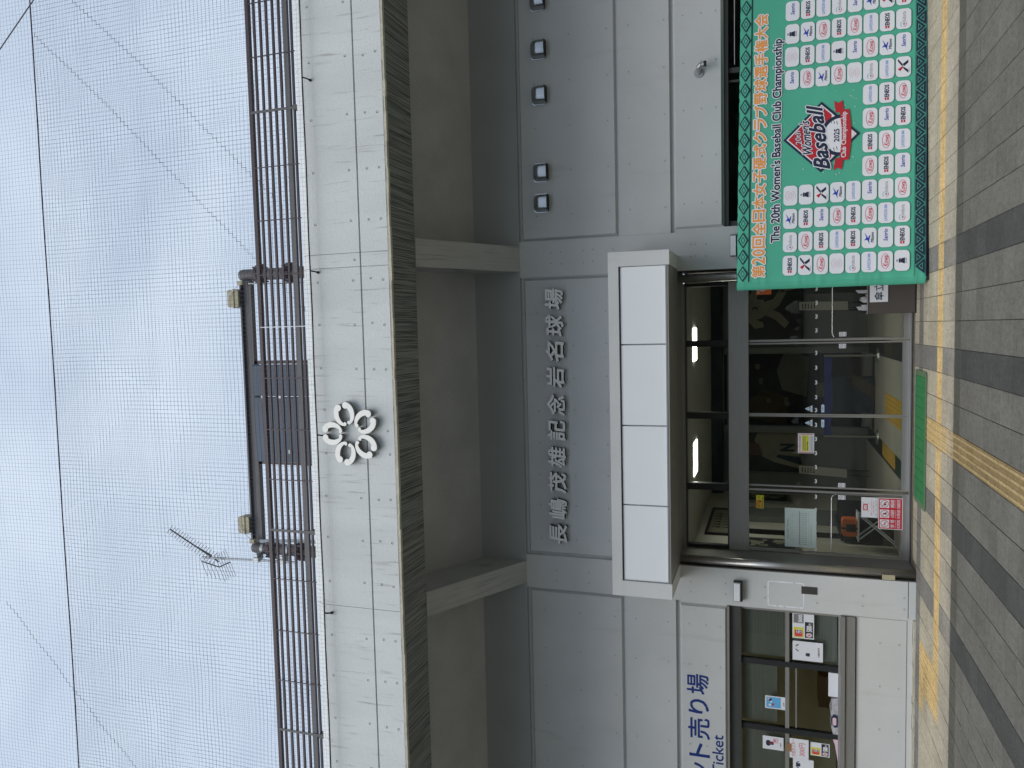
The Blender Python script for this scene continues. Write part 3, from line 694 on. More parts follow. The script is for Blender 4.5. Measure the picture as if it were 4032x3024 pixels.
# ------------------------------------------------------------------ nets
def wob(x, z, s=0):
    return (.016*math.sin(1.1*x+.7*z+s)+.004*math.sin(3.1*x-1.3*z+s*2), .0,
            .022*math.sin(.9*x+s)+.007*math.sin(2.3*x+1.1*z+s))
def net(mb, x0, x1, z0, z1, yf, cx, cz, r, s, step=3):
    nx = int((x1-x0)/cx); nz_ = int((z1-z0)/cz)
    def Pt(i, j):
        x = x0+i*cx; z = z0+j*cz; dx, dy, dz = wob(x, z, s); e = min(1, j/6, (nz_-j)/6)
        return Vector((x+dx*e, yf(x, z)+.01*math.sin(5*x+4*z), z+dz*e))
    for i in range(nx+1):
        mb.tube([Pt(i, j) for j in list(range(0, nz_, step))+[nz_]], r*random.choice((.85, 1, 1, 1.15)), 3, caps=False)
    for j in range(nz_+1):
        mb.tube([Pt(i, j) for i in list(range(0, nx, step))+[nx]], r*random.choice((.85, 1, 1, 1.15)), 3, caps=False)
    return Pt, nx, nz_
nA = empty('safety_net', (0, 8.84, 7.62), 'fine grey ball net rising from the roof edge to a dark border rope', 'net')
mb = MB(); PA, nax, naz = net(mb, -8.6, 6.4, 7.62, 12.21, lambda x, z: 8.84, .058, .062, .0012, 0.0)
build('net_mesh', mb, 'net', nA, kind='stuff')
def rope(pts, r, name, parent, fuzz=True):
    q = MB(); q.tube(pts, r, 6)
    if fuzz:
        for i in range(len(pts)-1):
            a, b_ = Vector(pts[i]), Vector(pts[i+1])
            for k in range(3):
                p = a.lerp(b_, random.random()); t = random.uniform(0, 6.28); d = Vector((random.uniform(-.3, .3), math.cos(t), math.sin(t)))*r*random.uniform(1.3, 1.8)
                q.tube([p, p+d], r*.35, 3)
    build(name, q, 'rope', parent)
rope([(-8.6+i*.15, 8.835, 7.62+.004*math.sin(i*.5)) for i in range(101)], .0085, 'bottom_rope', nA)
rope([(-8.6+i*.15, 8.835, 12.21+.006*math.sin(i*.2)) for i in range(101)], .009, 'border_rope', nA)
for xx in (3.35, .86, -1.32, -3.76, -6.2):
    q = MB(); q.tube([(xx, 8.84, 7.62), (xx-.01, 8.87, 7.58), (xx-.02, F, 7.56)], .010, 6); q.tube([(xx-.02, F+.01, 7.56), (xx-.02, F-.02, 7.56)], .018, 8); build('rope_hook', q, 'rope', nA)
nB = empty('rear_net', (0, 9.6, 8.26), 'second ball net rising behind the roof railing and out of the photo', 'net')
mb = MB(); yB = lambda x, z: 9.50
PB, nbx, nbz = net(mb, -10.4, 7.4, 8.24, 16.2, yB, .066, .070, .0013, 2.1)
build('net_mesh', mb, 'net', nB, kind='stuff')
rope([(-10.4+i*.15, 9.42, 8.27+.006*math.sin(i*.4)) for i in range(119)], .013, 'bottom_rope', nB)
def lacing(Pt, i0, j0, di, dj, n, parent, seq=(1, 1)):
    pts = []; i, j = i0, j0
    for k in range(n):
        pts.append(Pt(i, j)); 
        if k % 2: j += dj
        else: i += di
    q = MB(); q.tube(pts, .0045, 4); build('net_lacing', q, 'net', parent)
lacing(PB, int((4.95+10.4)/.066), int((13.0-8.24)/.07), -1, -1, 138, nB)
lacing(PB, int((5.35+10.4)/.066), int((12.1-8.24)/.07), -1, -1, 100, nB)
lacing(PB, int((-4.4+10.4)/.066), int((14.4-8.24)/.07), -1, -1, 90, nB)
q = MB(); q.tube([(3.2, 8.6, 13.9), (4.98, 8.6, 11.75), (6.5, 8.6, 9.9)], .009, 6)
build('stay_cable', q, 'browngrey', label='thin diagonal steel cable crossing the net at the upper right corner', cat='cable', org=(6.5, 8.6, 9.9))

# ================================================================== THINGS ON THE FRONT
# five-petal emblem
em = empty('flower_emblem', (-1.30, F, 7.125), 'cream five-petal blossom emblem of curled halves on the fascia', 'emblem')
def petal_half(side):
    pts = []; n = 24
    # centre line: from inner bulb out round to outer bulb, petal along +z from r=.13 to .41, half width .14
    def cl(t):
        a = R(-80+146*t); return (side*(.118*math.cos(a)), .272+.142*math.sin(a))
    def wd(t): return .009+.026*math.sin(math.pi*min(1, t*.72+.02))+.002*t
    Lp, Rp = [], []
    for i in range(n+1):
        t = i/n; x, z = cl(t); x2, z2 = cl(min(1, t+.01)); x1, z1 = cl(max(0, t-.01)); d = Vector((x2-x1, z2-z1)).normalized(); nn = Vector((-d.y, d.x))*wd(t)
        Lp.append((x+nn.x, z+nn.y)); Rp.append((x-nn.x, z-nn.y))
    return Lp, Rp, cl
def emb_part(k, side):
    q = MB(); th = R(72*k); ct, st = math.cos(th), math.sin(th)
    Lp, Rp, cl = petal_half(side)
    T = lambda p: (-1.30+p[0]*ct-p[1]*st, 7.125+p[0]*st+p[1]*ct)
    n = len(Lp)
    for i in range(n-1):
        q.prism([T(Lp[i]), T(Lp[i+1]), T(Rp[i+1]), T(Rp[i])], 'y', F-.075, F-.004, 0, 1)
    for (cx, cz, r) in ((side*.056, .379, .043), (side*.030, .150, .022)):
        q.prism([T((cx+r*math.cos(2*math.pi*i/24), cz+r*math.sin(2*math.pi*i/24))) for i in range(24)], 'y', F-.076, F-.004, 0, 1)
    build('petal_half', q, ['emblem', 'emblem_side'], em)
for k in range(5):
    for sd_ in (-1, 1): emb_part(k, sd_)

# raised name over the entrance, one metal character after another
nm = empty('name_sign', (-1.36, 11.45, 4.86), 'ten raised metal characters spelling the stadium name above the canopy', 'sign')
for ch, xx in zip('長嶋茂雄記念岩名球場', (-3.174, -2.774, -2.368, -1.972, -1.551, -1.159, -.735, -.341, .058, .460)):
    q = MB(); put_text(q, ch, xx-.15, xx+.15, 4.865, 5.140, 11.355, 0, .030, skew=.12, depth=.070, mi_side=1)
    build('character', q, ['letter', 'letter_side'], nm)

# hooded vents high on the right bay
def hood(x, z, label):
    r = empty('vent_hood', (x, 11.45, z), label, 'vent', 'hooded vents in a row on the upper wall')
    q = MB(); pr = []
    w_ = .135; t_ = .115; d = .15
    rows = [(z-.112, d, 1.)]+[(z+.0+.118*math.sin(R(90*j/8)), .02+(d-.02)*math.cos(R(90*j/8))**.8, 1-.28*(math.sin(R(90*j/8)))**5) for j in range(9)]
    NS = 14
    for zz, dd, wk in rows:
        for i in range(NS+1):
            u = -1+2*i/NS; q.v.append((x+w_*wk*u, 11.445-dd*(1-abs(u)**4)**.5, zz))
    for j in range(len(rows)-1):
        for i in range(NS):
            a = j*(NS+1)+i; q.f.append((a, a+1, a+NS+2, a+NS+1)); q.mi.append(0)
    build('hood', q, 'hood', r, smooth=True)
    q = MB(); q.prism(rrect(x-w_-.008, x+w_+.008, z-.118, z+.122, .05, 4), 'y', 11.438, 11.4465); build('back_plate', q, 'hood', r)
    q = MB(); q.box(x-.115, x+.115, 11.32, 11.435, z-.106, z-.100); build('insect_grille', q, 'black', r)
for x_, t_ in ((4.93, 'stainless vent hood cut by the right edge of the photo'), (4.22, 'stainless vent hood second from the right on the upper wall'), (3.55, 'middle stainless vent hood of the five on the upper wall'), (2.40, 'stainless vent hood fourth from the right, beside the leftmost one'), (1.94, 'leftmost stainless vent hood, nearest the pilaster')):
    hood(x_, 5.185, t_)

# drain elbow under the vents
dp = empty('pipe_outlet', (3.62, 11.45, 2.83), 'short ribbed metal elbow pipe on a round wall plate above the barred window', 'pipe')
q = MB(); q.tube([(3.585, 11.449, 2.835), (3.585, 11.435, 2.835)], .068, 24); build('wall_plate', q, 'galv', dp)
q = MB(); q.tube([(3.585, 11.436, 2.835), (3.61, 11.38, 2.835), (3.635, 11.34, 2.825), (3.655, 11.32, 2.80), (3.66, 11.315, 2.755)], .034, 14); 
for k in range(5): q.tube([(3.652, 11.322, 2.80-.012*k), (3.653, 11.321, 2.795-.012*k)], .038, 14)
build('elbow', q, 'alu', dp, smooth=False)
q = MB(); q.tube([(3.66, 11.315, 2.755), (3.66, 11.315, 2.72)], .040, 14); build('nozzle', q, 'black', dp)

def lightbox(x0, x1, z0, z1, label, g='flat white lamps on the pilasters'):
    r = empty('wall_lamp', ((x0+x1)/2, 11.445, (z0+z1)/2), label, 'wall lamp', g)
    build('back_box', B(x0, x1, 11.365, 11.443, z0, z1), 'black', r); build('cover', MB().cbox(x0+.004, x1-.012, 11.345, 11.364, z0+.03, z1-.004, .008), 'white_panel', r)
lightbox(-3.99, -3.70, 2.262, 2.388, 'flat oblong wall lamp with dark rim on the left pilaster')
lightbox(.985, 1.285, 2.30, 2.415, 'flat oblong wall lamp on the right pilaster, half hidden by the backdrop')
q = MB(); q.cbox(-3.823, -3.713, 11.437, 11.4435, 1.25, 1.462, .003); q.tube([(-3.768, 11.437, 1.36), (-3.768, 11.434, 1.36)], .009, 8)
build('wall_plate', q, 'steel_dark', label='small dark metal plate on the left pilaster below the wall lamp', cat='plate', org=(-3.768, 11.443, 1.355))
q = MB(); rr = random.Random(3)
pts = rrect(-4.03, -3.675, 1.43, 1.91, .02, 2)
for i in range(len(pts)):
    a, b_ = pts[i], pts[(i+1) % len(pts)]; n = max(1, int(math.hypot(b_[0]-a[0], b_[1]-a[1])/.03))
    for k in range(n):
        t, t2 = k/n, (k+1)/n; p = (a[0]+(b_[0]-a[0])*t, a[1]+(b_[1]-a[1])*t); p2 = (a[0]+(b_[0]-a[0])*t2, a[1]+(b_[1]-a[1])*t2)
        if rr.random() < .9: line(q, p[0], p[1], p2[0], p2[1], .012+rr.random()*.012, 11.4432-.0003*rr.random())
build('filler_marks', q, 'white_print', bld)
build('switch_box', B(-3.53, -3.46, 11.44, 11.462, .26, .42), 'beige_box', label='small cream box low down between the round post and the left pilaster', cat='box', org=(-3.5, 11.45, .34))

# ticket office lettering on the panel over the window
ts = empty('ticket_sign', (-5.9, 11.452, 2.55), 'dark blue lettering for the ticket counter in two scripts on the panel above the window', 'sign')
for ch, a, b_, z0, z1, ex in (('場', -5.487, -5.187, 2.757, 3.070, .015), ('り', -5.785, -5.575, 2.757, 3.045, .02), ('売', -6.178, -5.865, 2.743, 3.055, .015), ('ト', -6.46, -6.255, 2.748, 3.04, .02), ('ッ', -6.80, -6.56, 2.76, 2.98, .02), ('ケ', -7.15, -6.87, 2.75, 3.04, .02), ('チ', -7.48, -7.2, 2.75, 3.04, .02)):
    q = MB(); put_text(q, ch, a, b_, z0, z1, 11.4490, 0, ex, res=3); build('character', q, 'sign_blue', ts)
q = MB(); put_text(q, 'Ticket', -6.685, -6.085, 2.545, 2.705, 11.4490, 0, .012, res=3); build('latin_word', q, 'sign_blue', ts)

# sheets stuck on the ticket window
def sheet(name, x0, x1, z0, z1, y, label, mats, draw, cat='notice', group=None, th=.002):
    q = MB(); q.box(x0, x1, y, y+th, z0, z1, 0); draw(q, x0, x1, z0, z1, y-.0012)
    return build(name, q, mats, label=label, cat=cat, group=group, org=((x0+x1)/2, y, z0))
GT = 'sheets taped to the ticket window'
def goods_price(q, x0, x1, z0, z1, y):
    w, h = x1-x0, z1-z0
    fq(q, x0+.05*w, x0+.62*w, z0+.48*h, z0+.95*h, y, 1); flat(q, rrect(x0+.10*w, x0+.50*w, z0+.53*h, z0+.90*h, .02, 3), y-.0004, 2); fq(q, x0+.3*w, x0+.5*w, z0+.58*h, z0+.82*h, y-.0008, 0)
    for i in range(2):
        for j in range(2): fq(q, x0+(.32+.09*i)*w, x0+(.38+.09*i)*w, z0+(.60+.12*j)*h, z0+(.68+.12*j)*h, y-.0012, 3)
    fq(q, x0+.06*w, x0+.95*w, z0+.05*h, z0+.42*h, y, 3); put_text(q, '500', x0+.42*w, x0+.74*w, z0+.1*h, z0+.34*h, y-.0004, 0, .05); put_text(q, '円', x0+.78*w, x0+.88*w, z0+.12*h, z0+.24*h, y-.0004, 0, .03)
    ring(q, x0+.22*w, z0+.23*h, .13*w, .15*h, .11*w, y-.0004, 4, 12)
PM = ['paper', 'yellow', 'kowa_red', 'black', 'pink_print', 'navy', 'sky_blue', 'red_print', 'grey_print']
YG = 11.594
def dA(q, x0, x1, z0, z1, y):
    w, h = x1-x0, z1-z0
    goods_price(q, x0, x0+.72*w, z0, z1, y)
    fq(q, x0+.62*w, x1-.02*w, z0+.48*h, z0+.95*h, y, 8); put_text(q, '500', x0+.66*w, x0+.95*w, z0+.55*h, z0+.72*h, y-.0006, 0, .05)
sheet('price_sheet', -4.535, -4.17, 1.285, 1.577, YG, 'price sheet with yellow goods picture at the right edge of the window', PM, dA, group=GT)
def shirt(q, cx, cz, s, y, body, sleeve):
    flat(q, [(cx-.5*s, cz-.6*s), (cx+.5*s, cz-.6*s), (cx+.5*s, cz+.3*s), (cx+.25*s, cz+.6*s), (cx-.25*s, cz+.6*s), (cx-.5*s, cz+.3*s)], y, body)
    flat(q, [(cx+.25*s, cz+.6*s), (cx+.5*s, cz+.3*s), (cx+1.0*s, cz-.35*s), (cx+1.15*s, cz-.1*s), (cx+.6*s, cz+.6*s)], y-.0003, sleeve)
    flat(q, [(cx-.25*s, cz+.6*s), (cx-.6*s, cz+.6*s), (cx-1.15*s, cz-.1*s), (cx-1.0*s, cz-.35*s), (cx-.5*s, cz+.3*s)], y-.0003, sleeve)
    ring(q, cx, cz+.1*s, .14*s, .14*s, .05*s, y-.0006, 8, 10)
def dB(q, x0, x1, z0, z1, y):
    w, h = x1-x0, z1-z0
    shirt(q, x0+.65*w, z0+.83*h, .17*w, y, 0, 5); shirt(q, x0+.33*w, z0+.50*h, .17*w, y, 5, 0)
    bars(q, x0+.25*w, x0+.75*w, z0+.10*h, z0+.17*h, y, 8, 6)
sheet('shirt_poster', -4.861, -4.578, 1.165, 1.574, YG, 'white poster of two long-sleeved shirts beside the price sheet', PM, dB, group=GT)
def dC(q, x0, x1, z0, z1, y):
    w, h = x1-x0, z1-z0; fq(q, x0+.08*w, x1-.08*w, z0+.25*h, z1-.06*h, y, 6)
    for k in range(7):
        a = random.Random(k); cx = x0+w*(.2+.6*a.random()); cz = z0+h*(.35+.5*a.random()); flat(q, rrect(cx-.09*w, cx+.09*w, cz-.05*h, cz+.05*h, .008, 2), y-.0004-.0002*k, [5, 0, 4, 7, 6, 0, 5][k])
    bars(q, x0+.3*w, x0+.6*w, z0+.08*h, z0+.14*h, y, 8, 4)
sheet('blue_poster', -5.639, -5.448, 1.663, 1.955, YG, 'small sheet with a blue and pink picture taped above the open hatch', PM, dC, group=GT)
def dD(q, x0, x1, z0, z1, y):
    w, h = x1-x0, z1-z0; flat(q, rrect(x0+.25*w, x0+.70*w, z0+.62*h, z0+.84*h, .03, 3), y, 5); fq(q, x0+.36*w, x0+.60*w, z0+.47*h, z0+.68*h, y-.0003, 5); fq(q, x0+.45*w, x0+.5*w, z0+.5*h, z0+.7*h, y-.0006, 7)
    fq(q, x0+.50*w, x0+.88*w, z0+.25*h, z0+.5*h, y-.0002, 4); ring(q, x0+.7*w, z0+.42*h, .07*w, .05*h, .05*w, y-.0008, 7, 10); bars(q, x0+.3*w, x0+.6*w, z0+.1*h, z0+.17*h, y, 8, 4)
sheet('cap_poster', -6.264, -6.065, 1.699, 1.990, YG, 'white sheet showing a dark cap and shirt, highest on the left window bay', PM, dD, group=GT)
def dE(q, x0, x1, z0, z1, y):
    w, h = x1-x0, z1-z0; put_text(q, '大会ポスター', x0+.08*w, x0+.95*w, z0+.68*h, z0+.92*h, y, 2, 0); put_text(q, '300円', x0+.15*w, x0+.80*w, z0+.18*h, z0+.50*h, y, 2, 0)
e = sheet('price_card', -6.33, -6.035, 1.355, 1.615, 11.568, 'handwritten pink 300 yen card held by a strip of brown tape', PM, dE, group=GT)
q = MB(); q.box(-6.24, -6.12, 11.564, 11.567, 1.59, 1.66); build('tape', q, 'carton', e)
sheet('small_price_sheet', -6.263, -6.065, 1.07, 1.33, YG, 'small yellow and black 500 yen sheet beneath the handwritten card', PM, goods_price, group=GT)
def dG(q, x0, x1, z0, z1, y):
    w, h = x1-x0, z1-z0; shirt(q, x0+.75*w, z0+.75*h, .13*w, y, 5, 5); shirt(q, x0+.28*w, z0+.75*h, .13*w, y, 3, 3); shirt(q, x0+.5*w, z0+.3*h, .13*w, y, 4, 4)
sheet('shirt_sheet', -6.72, -6.345, 1.284, 1.567, YG, 'sheet of several dark and pale shirts at the left edge of the photo', PM, dG, group=GT)
q = MB(); q.box(-5.344, -5.01, 11.60, 11.80, .962, 1.062); q.v = [(x, y+.3*(z-.96), z) if False else (x, y, z) for x, y, z in q.v]; q.box(-5.35, -5.0, 11.598, 11.61, .962, 1.09)
build('white_carton', q, 'paper', label='open white cardboard tray on the ticket window sill', cat='box', org=(-5.18, 11.7, .962))
q = MB(); rr = random.Random(5)
q.prism([(-5.36, .962), (-5.95, .962), (-5.92, 1.02), (-5.80, 1.05), (-5.7, 1.03), (-5.6, 1.06), (-5.5, 1.035), (-5.38, 1.05)], 'y', 11.58, 11.85)
build('wrapped_goods', q, 'plastic', label='heap of goods in clear shiny wrap on the ticket window sill', cat='goods', org=(-5.65, 11.7, .962))
q = MB(); q.prism([(-5.78, .97), (-5.62, .97), (-5.60, 1.02), (-5.66, 1.055), (-5.74, 1.05), (-5.79, 1.01)], 'y', 11.56, 11.579, 0, 0); flat(q, rrect(-5.755, -5.64, .985, 1.035, .02, 3), 11.5585, 1); build('round_packet', q, ['navy', 'pink_print'], label='dark round packet with pink print leaning on the wrapped goods', cat='packet', org=(-5.7, 11.57, .97))
q = MB(); q.prism([(-5.97, .962), (-6.3, .962), (-6.05, 1.0), (-5.97, 1.03)], 'y', 11.57, 11.8); build('pink_packets', q, 'pink_print', label='pale pink packets at the left end of the goods on the sill', cat='packet', org=(-6.1, 11.6, .962))
build('brown_carton', B(-6.05, -5.55, 12.7, 13.1, .935, 1.16), 'carton', label='brown cardboard box inside the ticket room behind the hatch', cat='box', org=(-5.8, 12.9, .935))

# ================================================================== BACKDROP BANNER
bn = empty('backdrop_banner', (0.49, 10.78, 0), 'large green tournament backdrop on a frame with rows of white sponsor badges', 'banner', rz=R(6.3))
BL = 3.95; TOP = 2.305
zt = lambda s, z: z-.0125*s          # the cloth hangs a little lower at its right end
cl = MB(); nx, nz_ = 130, 70
def edge(s, z):
    k = .07+.02*(z/TOP); return k
for j in range(nz_+1):
    z = .035+(TOP-.035)*j/nz_
    for i in range(nx+1):
        u = i/nx
        k = edge(0, z); s = k+(BL-k)*u
        wr = math.exp(-((s-k)/.12)) ; wt = math.exp(-((TOP-z)/.06)); wbt = math.exp(-(z/.05))
        d = .006*math.sin(37*z+5*math.sin(9*z))*wr+.007*math.sin(31*s+3*math.sin(7*s))*wt+.003*math.sin(23*s)*wbt+.0012*math.sin(2.3*s+4*z)
        crease = -.0016*math.exp(-((z-1.205)/.012)**2)
        y = d+crease+.012*wt+.01*math.exp(-((s-k)/.02))
        cl.v.append((s, y, zt(s, z)))
for j in range(nz_):
    for i in range(nx):
        a = j*(nx+1)+i; cl.f.append((a, a+1, a+nx+2, a+nx+1)); cl.mi.append(0)
cloth = build('cloth', cl, 'green_cloth', bn, local=True, smooth=True)
sd_m = MB()
for j in range(nz_+1):
    z = .035+(TOP-.035)*j/nz_; k = edge(0, z); d = .006*math.sin(37*z+5*math.sin(9*z))
    b0 = len(sd_m.v); sd_m.v += [(k, d+.01, zt(k, z)), (k*.45, .05+d, zt(k, z)), (.002, .10, zt(k, z)), (.002, .13, zt(k, z))]
for j in range(nz_):
    for i in range(3):
        a = j*4+i; sd_m.f.append((a+1, a, a+4, a+5)); sd_m.mi.append(0)
build('cloth_side', sd_m, 'green_cloth', bn, local=True, smooth=True)
q = MB(); q.v = [(edge(0, TOP), .01, zt(0, TOP)), (BL, .01, zt(BL, TOP)), (BL, .13, zt(BL, TOP-.01)), (.0, .13, zt(0, TOP-.01))]; q.f = [(0, 1, 2, 3)]; q.mi = [0]; build('cloth_top', q, 'green_cloth', bn, local=True)
q = MB(); q.box(.03, BL, .02, .12, .0, .034); build('base_bar', q, 'black', bn, local=True)
q = MB(); q.box(.01, .04, .09, .13, .0, 2.26); q.box(BL-.05, BL-.02, .05, .13, .0, 2.22); q.box(.2, BL-.1, .09, .12, 2.2, 2.23); build('frame', q, 'alu', bn, local=True)
PY = -.0075
# border bands
q = MB(); y = PY
def fl(poly, mi=0, dy=0): flat(q, [(a, zt(a, b)) for a, b in poly], y-dy, mi)
def st(x0, x1, z0, z1, mi=0, dy=0): fl([(x0, z0), (x1, z0), (x1, z1), (x0, z1)], mi, dy)
K = .085
st(K, BL, 2.147, 2.160)
k = 0; cx = K+.115
while cx < BL:
    for (rw_, rh, mi, dy) in ((.108, .066, 0, 0), (.082, .048, 1, .0006), (.050, .028, 0, .0012), (.037, .0195, 1, .0018)):
        fl([(cx-rw_, 2.230), (cx, 2.230-rh), (cx+rw_, 2.230), (cx, 2.230+rh)], mi, dy)
    cx += .2255
build('diamond_border', q, ['navy', 'green_cloth'], bn, local=True)
q = MB(); K = .075
st(K, BL, .170, .174); st(K, BL, .036, .046); st(K, BL, .052, .056)
cx = K+.03; k = 0
while cx < BL-.1:
    p = [(cx, .060), (cx+.195, .060), (cx+.0975, .166)] if k % 2 == 0 else [(cx, .166), (cx+.195, .166), (cx+.0975, .060)]
    c_ = (sum(a for a, b in p)/3, sum(b for a, b in p)/3)
    sh = lambda f_: [(c_[0]+(a-c_[0])*f_, c_[1]+(b-c_[1])*f_) for a, b in p]
    fl(sh(.97), 0, 0); fl(sh(.45), 1, .0006); fl(sh(.32), 0, .0012)
    cx += .1125; k += 1
build('triangle_border', q, ['navy', 'green_cloth'], bn, local=True)
# headline
def btext(s, x0, x1, z0, z1, col, outl, off_in, off_out, name, res=2, skew=0, slope=0, dy=0):
    q = MB(); ref = text_data(s, 0., res)[0]
    put_text(q, s, x0, x1, z0, z1, PY-dy, 1, off_out, res=res, ref=ref, skew=skew, slope=slope); put_text(q, s, x0, x1, z0, z1, PY-.0012-dy, 0, off_in, res=res, ref=ref, skew=skew, slope=slope)
    for i, v in enumerate(q.v): q.v[i] = (v[0], v[1], zt(v[0], v[2]))
    return build(name, q, [col, outl], bn, local=True)
hl = '第20回全日本女子硬式クラブ野球選手権大会'
wd_ = []
for ch in hl: wd_.append(.62 if ch in '20' else 1.0)
tot = sum(wd_); xcur = .135; W_ = 3.70-.135
for ch, ww in zip(hl, wd_):
    x1 = xcur+W_*ww/tot; mg = .012
    btext(ch, xcur+mg, x1-mg, 1.952+(0.0), 2.108, 'orange_print', 'white_print', .032, .11, 'headline_character'); xcur = x1
btext("The 20th Women's Baseball Club Championship", .60, 3.325, 1.738, 1.880, 'navy', 'white_print', .03, .10, 'headline_text', res=3)
# sponsor badges
BWD, BHT = .262, .172
def badge_mesh(kind):
    q = MB(); w, h = BWD, BHT
    flat(q, rrect(-.003, w-.001, -.006, h-.004, .052, 5), .0008, 7); flat(q, rrect(0, w, 0, h, .05, 5), 0, 0); y = -.0012
    if kind == 'eneos':
        fq(q, .035, .068, .060, .108, y, 1); fq(q, .038, .065, .080, .088, y-.0005, 0); put_text(q, 'ENEOS', .076, .230, .060, .110, y, 2, .05)
    if kind == 'kowa':
        ring(q, w/2, h/2, .098, .048, .006, y, 3, 28); put_text(q, 'Kowa', .062, .200, .055, .112, y-.0004, 3, .02, skew=.25)
    if kind == 'mizuno':
        put_text(q, 'Mizuno', .070, .200, .033, .066, y, 2, .04, skew=.25)
        flat(q, [(.05, .078), (.12, .092), (.20, .140), (.135, .118), (.10, .145), (.105, .108)], y-.0004, 4); flat(q, [(.10, .105), (.16, .085), (.165, .070), (.09, .088)], y-.0008, 4)
    if kind == 'lawson':
        put_text(q, 'LAWSON', .030, .178, .068, .104, y, 5, .03); fq(q, .190, .236, .072, .100, y, 5); fq(q, .194, .232, .084, .088, y-.0004, 0)
    if kind == 'sanrio':
        put_text(q, 'Sanrio', .082, .232, .062, .108, y, 4, .03, skew=.1)
    if kind == 'midoria':
        put_text(q, 'midoria', .082, .222, .062, .104, y, 6, .0); ring(q, .062, .088, .036, .036, .006, y, 3, 14, 180, 300); ring(q, .062, .088, .036, .036, .006, y, 8, 14, 20, 150); fq(q, .052, .072, .072, .092, y, 6)
    if kind == 'narita':
        flat(q, [(.045, .030), (.085, .030), (.130, .086), (.105, .086)], y, 2); flat(q, [(.135, .080), (.175, .030), (.215, .030), (.165, .095)], y, 2)
        flat(q, [(.130, .095), (.165, .095), (.235, .148), (.205, .150)], y, 2); flat(q, [(.075, .122), (.125, .085), (.135, .100), (.105, .150)], y-.0004, 1); put_text(q, 'NARITA', .05, .12, .014, .026, y, 6)
    if kind == 'castle':
        fq(q, .095, .165, .050, .056, y, 2); flat(q, [(.092, .058), (.168, .058), (.152, .100), (.108, .100)], y, 2); flat(q, [(.10, .102), (.16, .102), (.155, .122), (.105, .122)], y, 2); ring(q, .13, .140, .013, .013, .006, y, 2, 10); bars(q, .095, .165, .030, .042, y, 6, 4)
    if kind == 'pink':
        for k in range(6): 
            t = R(60*k); ring(q, w/2+.030*math.cos(t), h/2+.026*math.sin(t), .018, .016, .0035, y-.0002*k, 9, 8)
        ring(q, w/2, h/2, .068, .064, .005, y, 9, 20, 20, 160); ring(q, w/2, h/2, .068, .064, .005, y, 9, 20, 200, 340)
    me = bpy.data.meshes.new('sponsor_badge'); me.from_pydata(q.v, [], q.f)
    for mm in ('white_print', 'red_print', 'navy', 'kowa_red', 'blue_print', 'pale_blue', 'grey_print', 'badge_shade', 'sky_blue', 'pink_print'): me.materials.append(M[mm])
    me.polygons.foreach_set('material_index', q.mi); me.update(); return me
M['badge_shade'] = pbr('badge_printed_rim', (.03, .20, .14), .75, var=.03)
KD = {'E': 'eneos', 'K': 'kowa', 'M': 'mizuno', 'L': 'lawson', 'S': 'sanrio', 'd': 'midoria', 'X': 'narita', 'C': 'castle', 'P': 'pink'}
BMs = {k: badge_mesh(v) for k, v in KD.items()}
LBL = {'E': 'white badge with a red square and black capitals', 'K': 'white badge with a red name in an oval', 'M': 'white badge with a running-bird mark and dark name', 'L': 'white badge with pale blue capitals', 'S': 'white badge with a blue script name', 'd': 'white badge with grey name and coloured arcs', 'X': 'white badge with a dark and red cross mark', 'C': 'white badge with a small black tower', 'P': 'white badge with a faint pink flower seal'}
ROWS = ['EdMP    SPCS', 'XKEC    KEME', 'KESX    MLKL', 'PLKM    KCEd', 'dEEL    PSKS', 'LMKSKEKLdKLM', 'KSLdEKSELMEX', 'CEdKSLEKXSdE']
for r_, row in enumerate(ROWS):
    for c_, ch in enumerate(row):
        if ch == ' ': continue
        o = bpy.data.objects.new('sponsor_badge', BMs[ch]); COL.objects.link(o); o.parent = bn
        s0 = .152+.3085*c_; o.location = (s0, PY, zt(s0, 1.722-.1897*r_-BHT)+.004); o.rotation_euler = (0, .0125, 0); o['label'] = LBL[ch]
# tournament logo
q = MB(); y = PY
def LG(poly, mi, dy): flat(q, [(a, zt(a, b)) for a, b in poly], PY-dy, mi)
cx, cz = 1.952, 1.272
def dia(h, mi, dy, oz=0): LG([(cx-h, cz+oz), (cx, cz-h+oz), (cx+h, cz+oz), (cx, cz+h+oz)], mi, dy)
dia(.465, 0, 0); dia(.425, 1, .0008); dia(.405, 2, .0016)
LG([(cx-.30, cz-.125), (cx, cz-.40), (cx+.30, cz-.125)], 1, .0022)
arc = [(cx+.27*math.cos(R(a)), cz-.235+.25*math.sin(R(a))) for a in range(0, 181, 12)]; LG(arc, 0, .0026)
arc = [(cx+.225*math.cos(R(a)), cz-.235+.205*math.sin(R(a))) for a in range(0, 181, 12)]; LG(arc, 1, .0032)
for sg in (-1, 1):
    for k in range(4): 
        a_ = cx+sg*(.165+.012*k); z_ = cz-.20+.035*k; LG([(a_-.022, z_), (a_+.022, z_+.012), (a_+.022, z_+.02), (a_-.022, z_+.008)], 0, .0036)
LG([(cx-.455, 1.02), (cx-.30, 1.0), (cx-.30, 1.10), (cx-.455, 1.12), (cx-.42, 1.07)], 2, .0036); LG([(cx+.455, 1.02), (cx+.30, 1.0), (cx+.30, 1.10), (cx+.455, 1.12), (cx+.42, 1.07)], 2, .0036)
rib_u = [(cx-.33+.66*i/12, 1.055-.030*math.sin(math.pi*i/12)) for i in range(13)]; rib_d = [(a, b-.115) for a, b in rib_u]
LG(rib_d+rib_u[::-1], 2, .0042)
fz = random.Random(9)
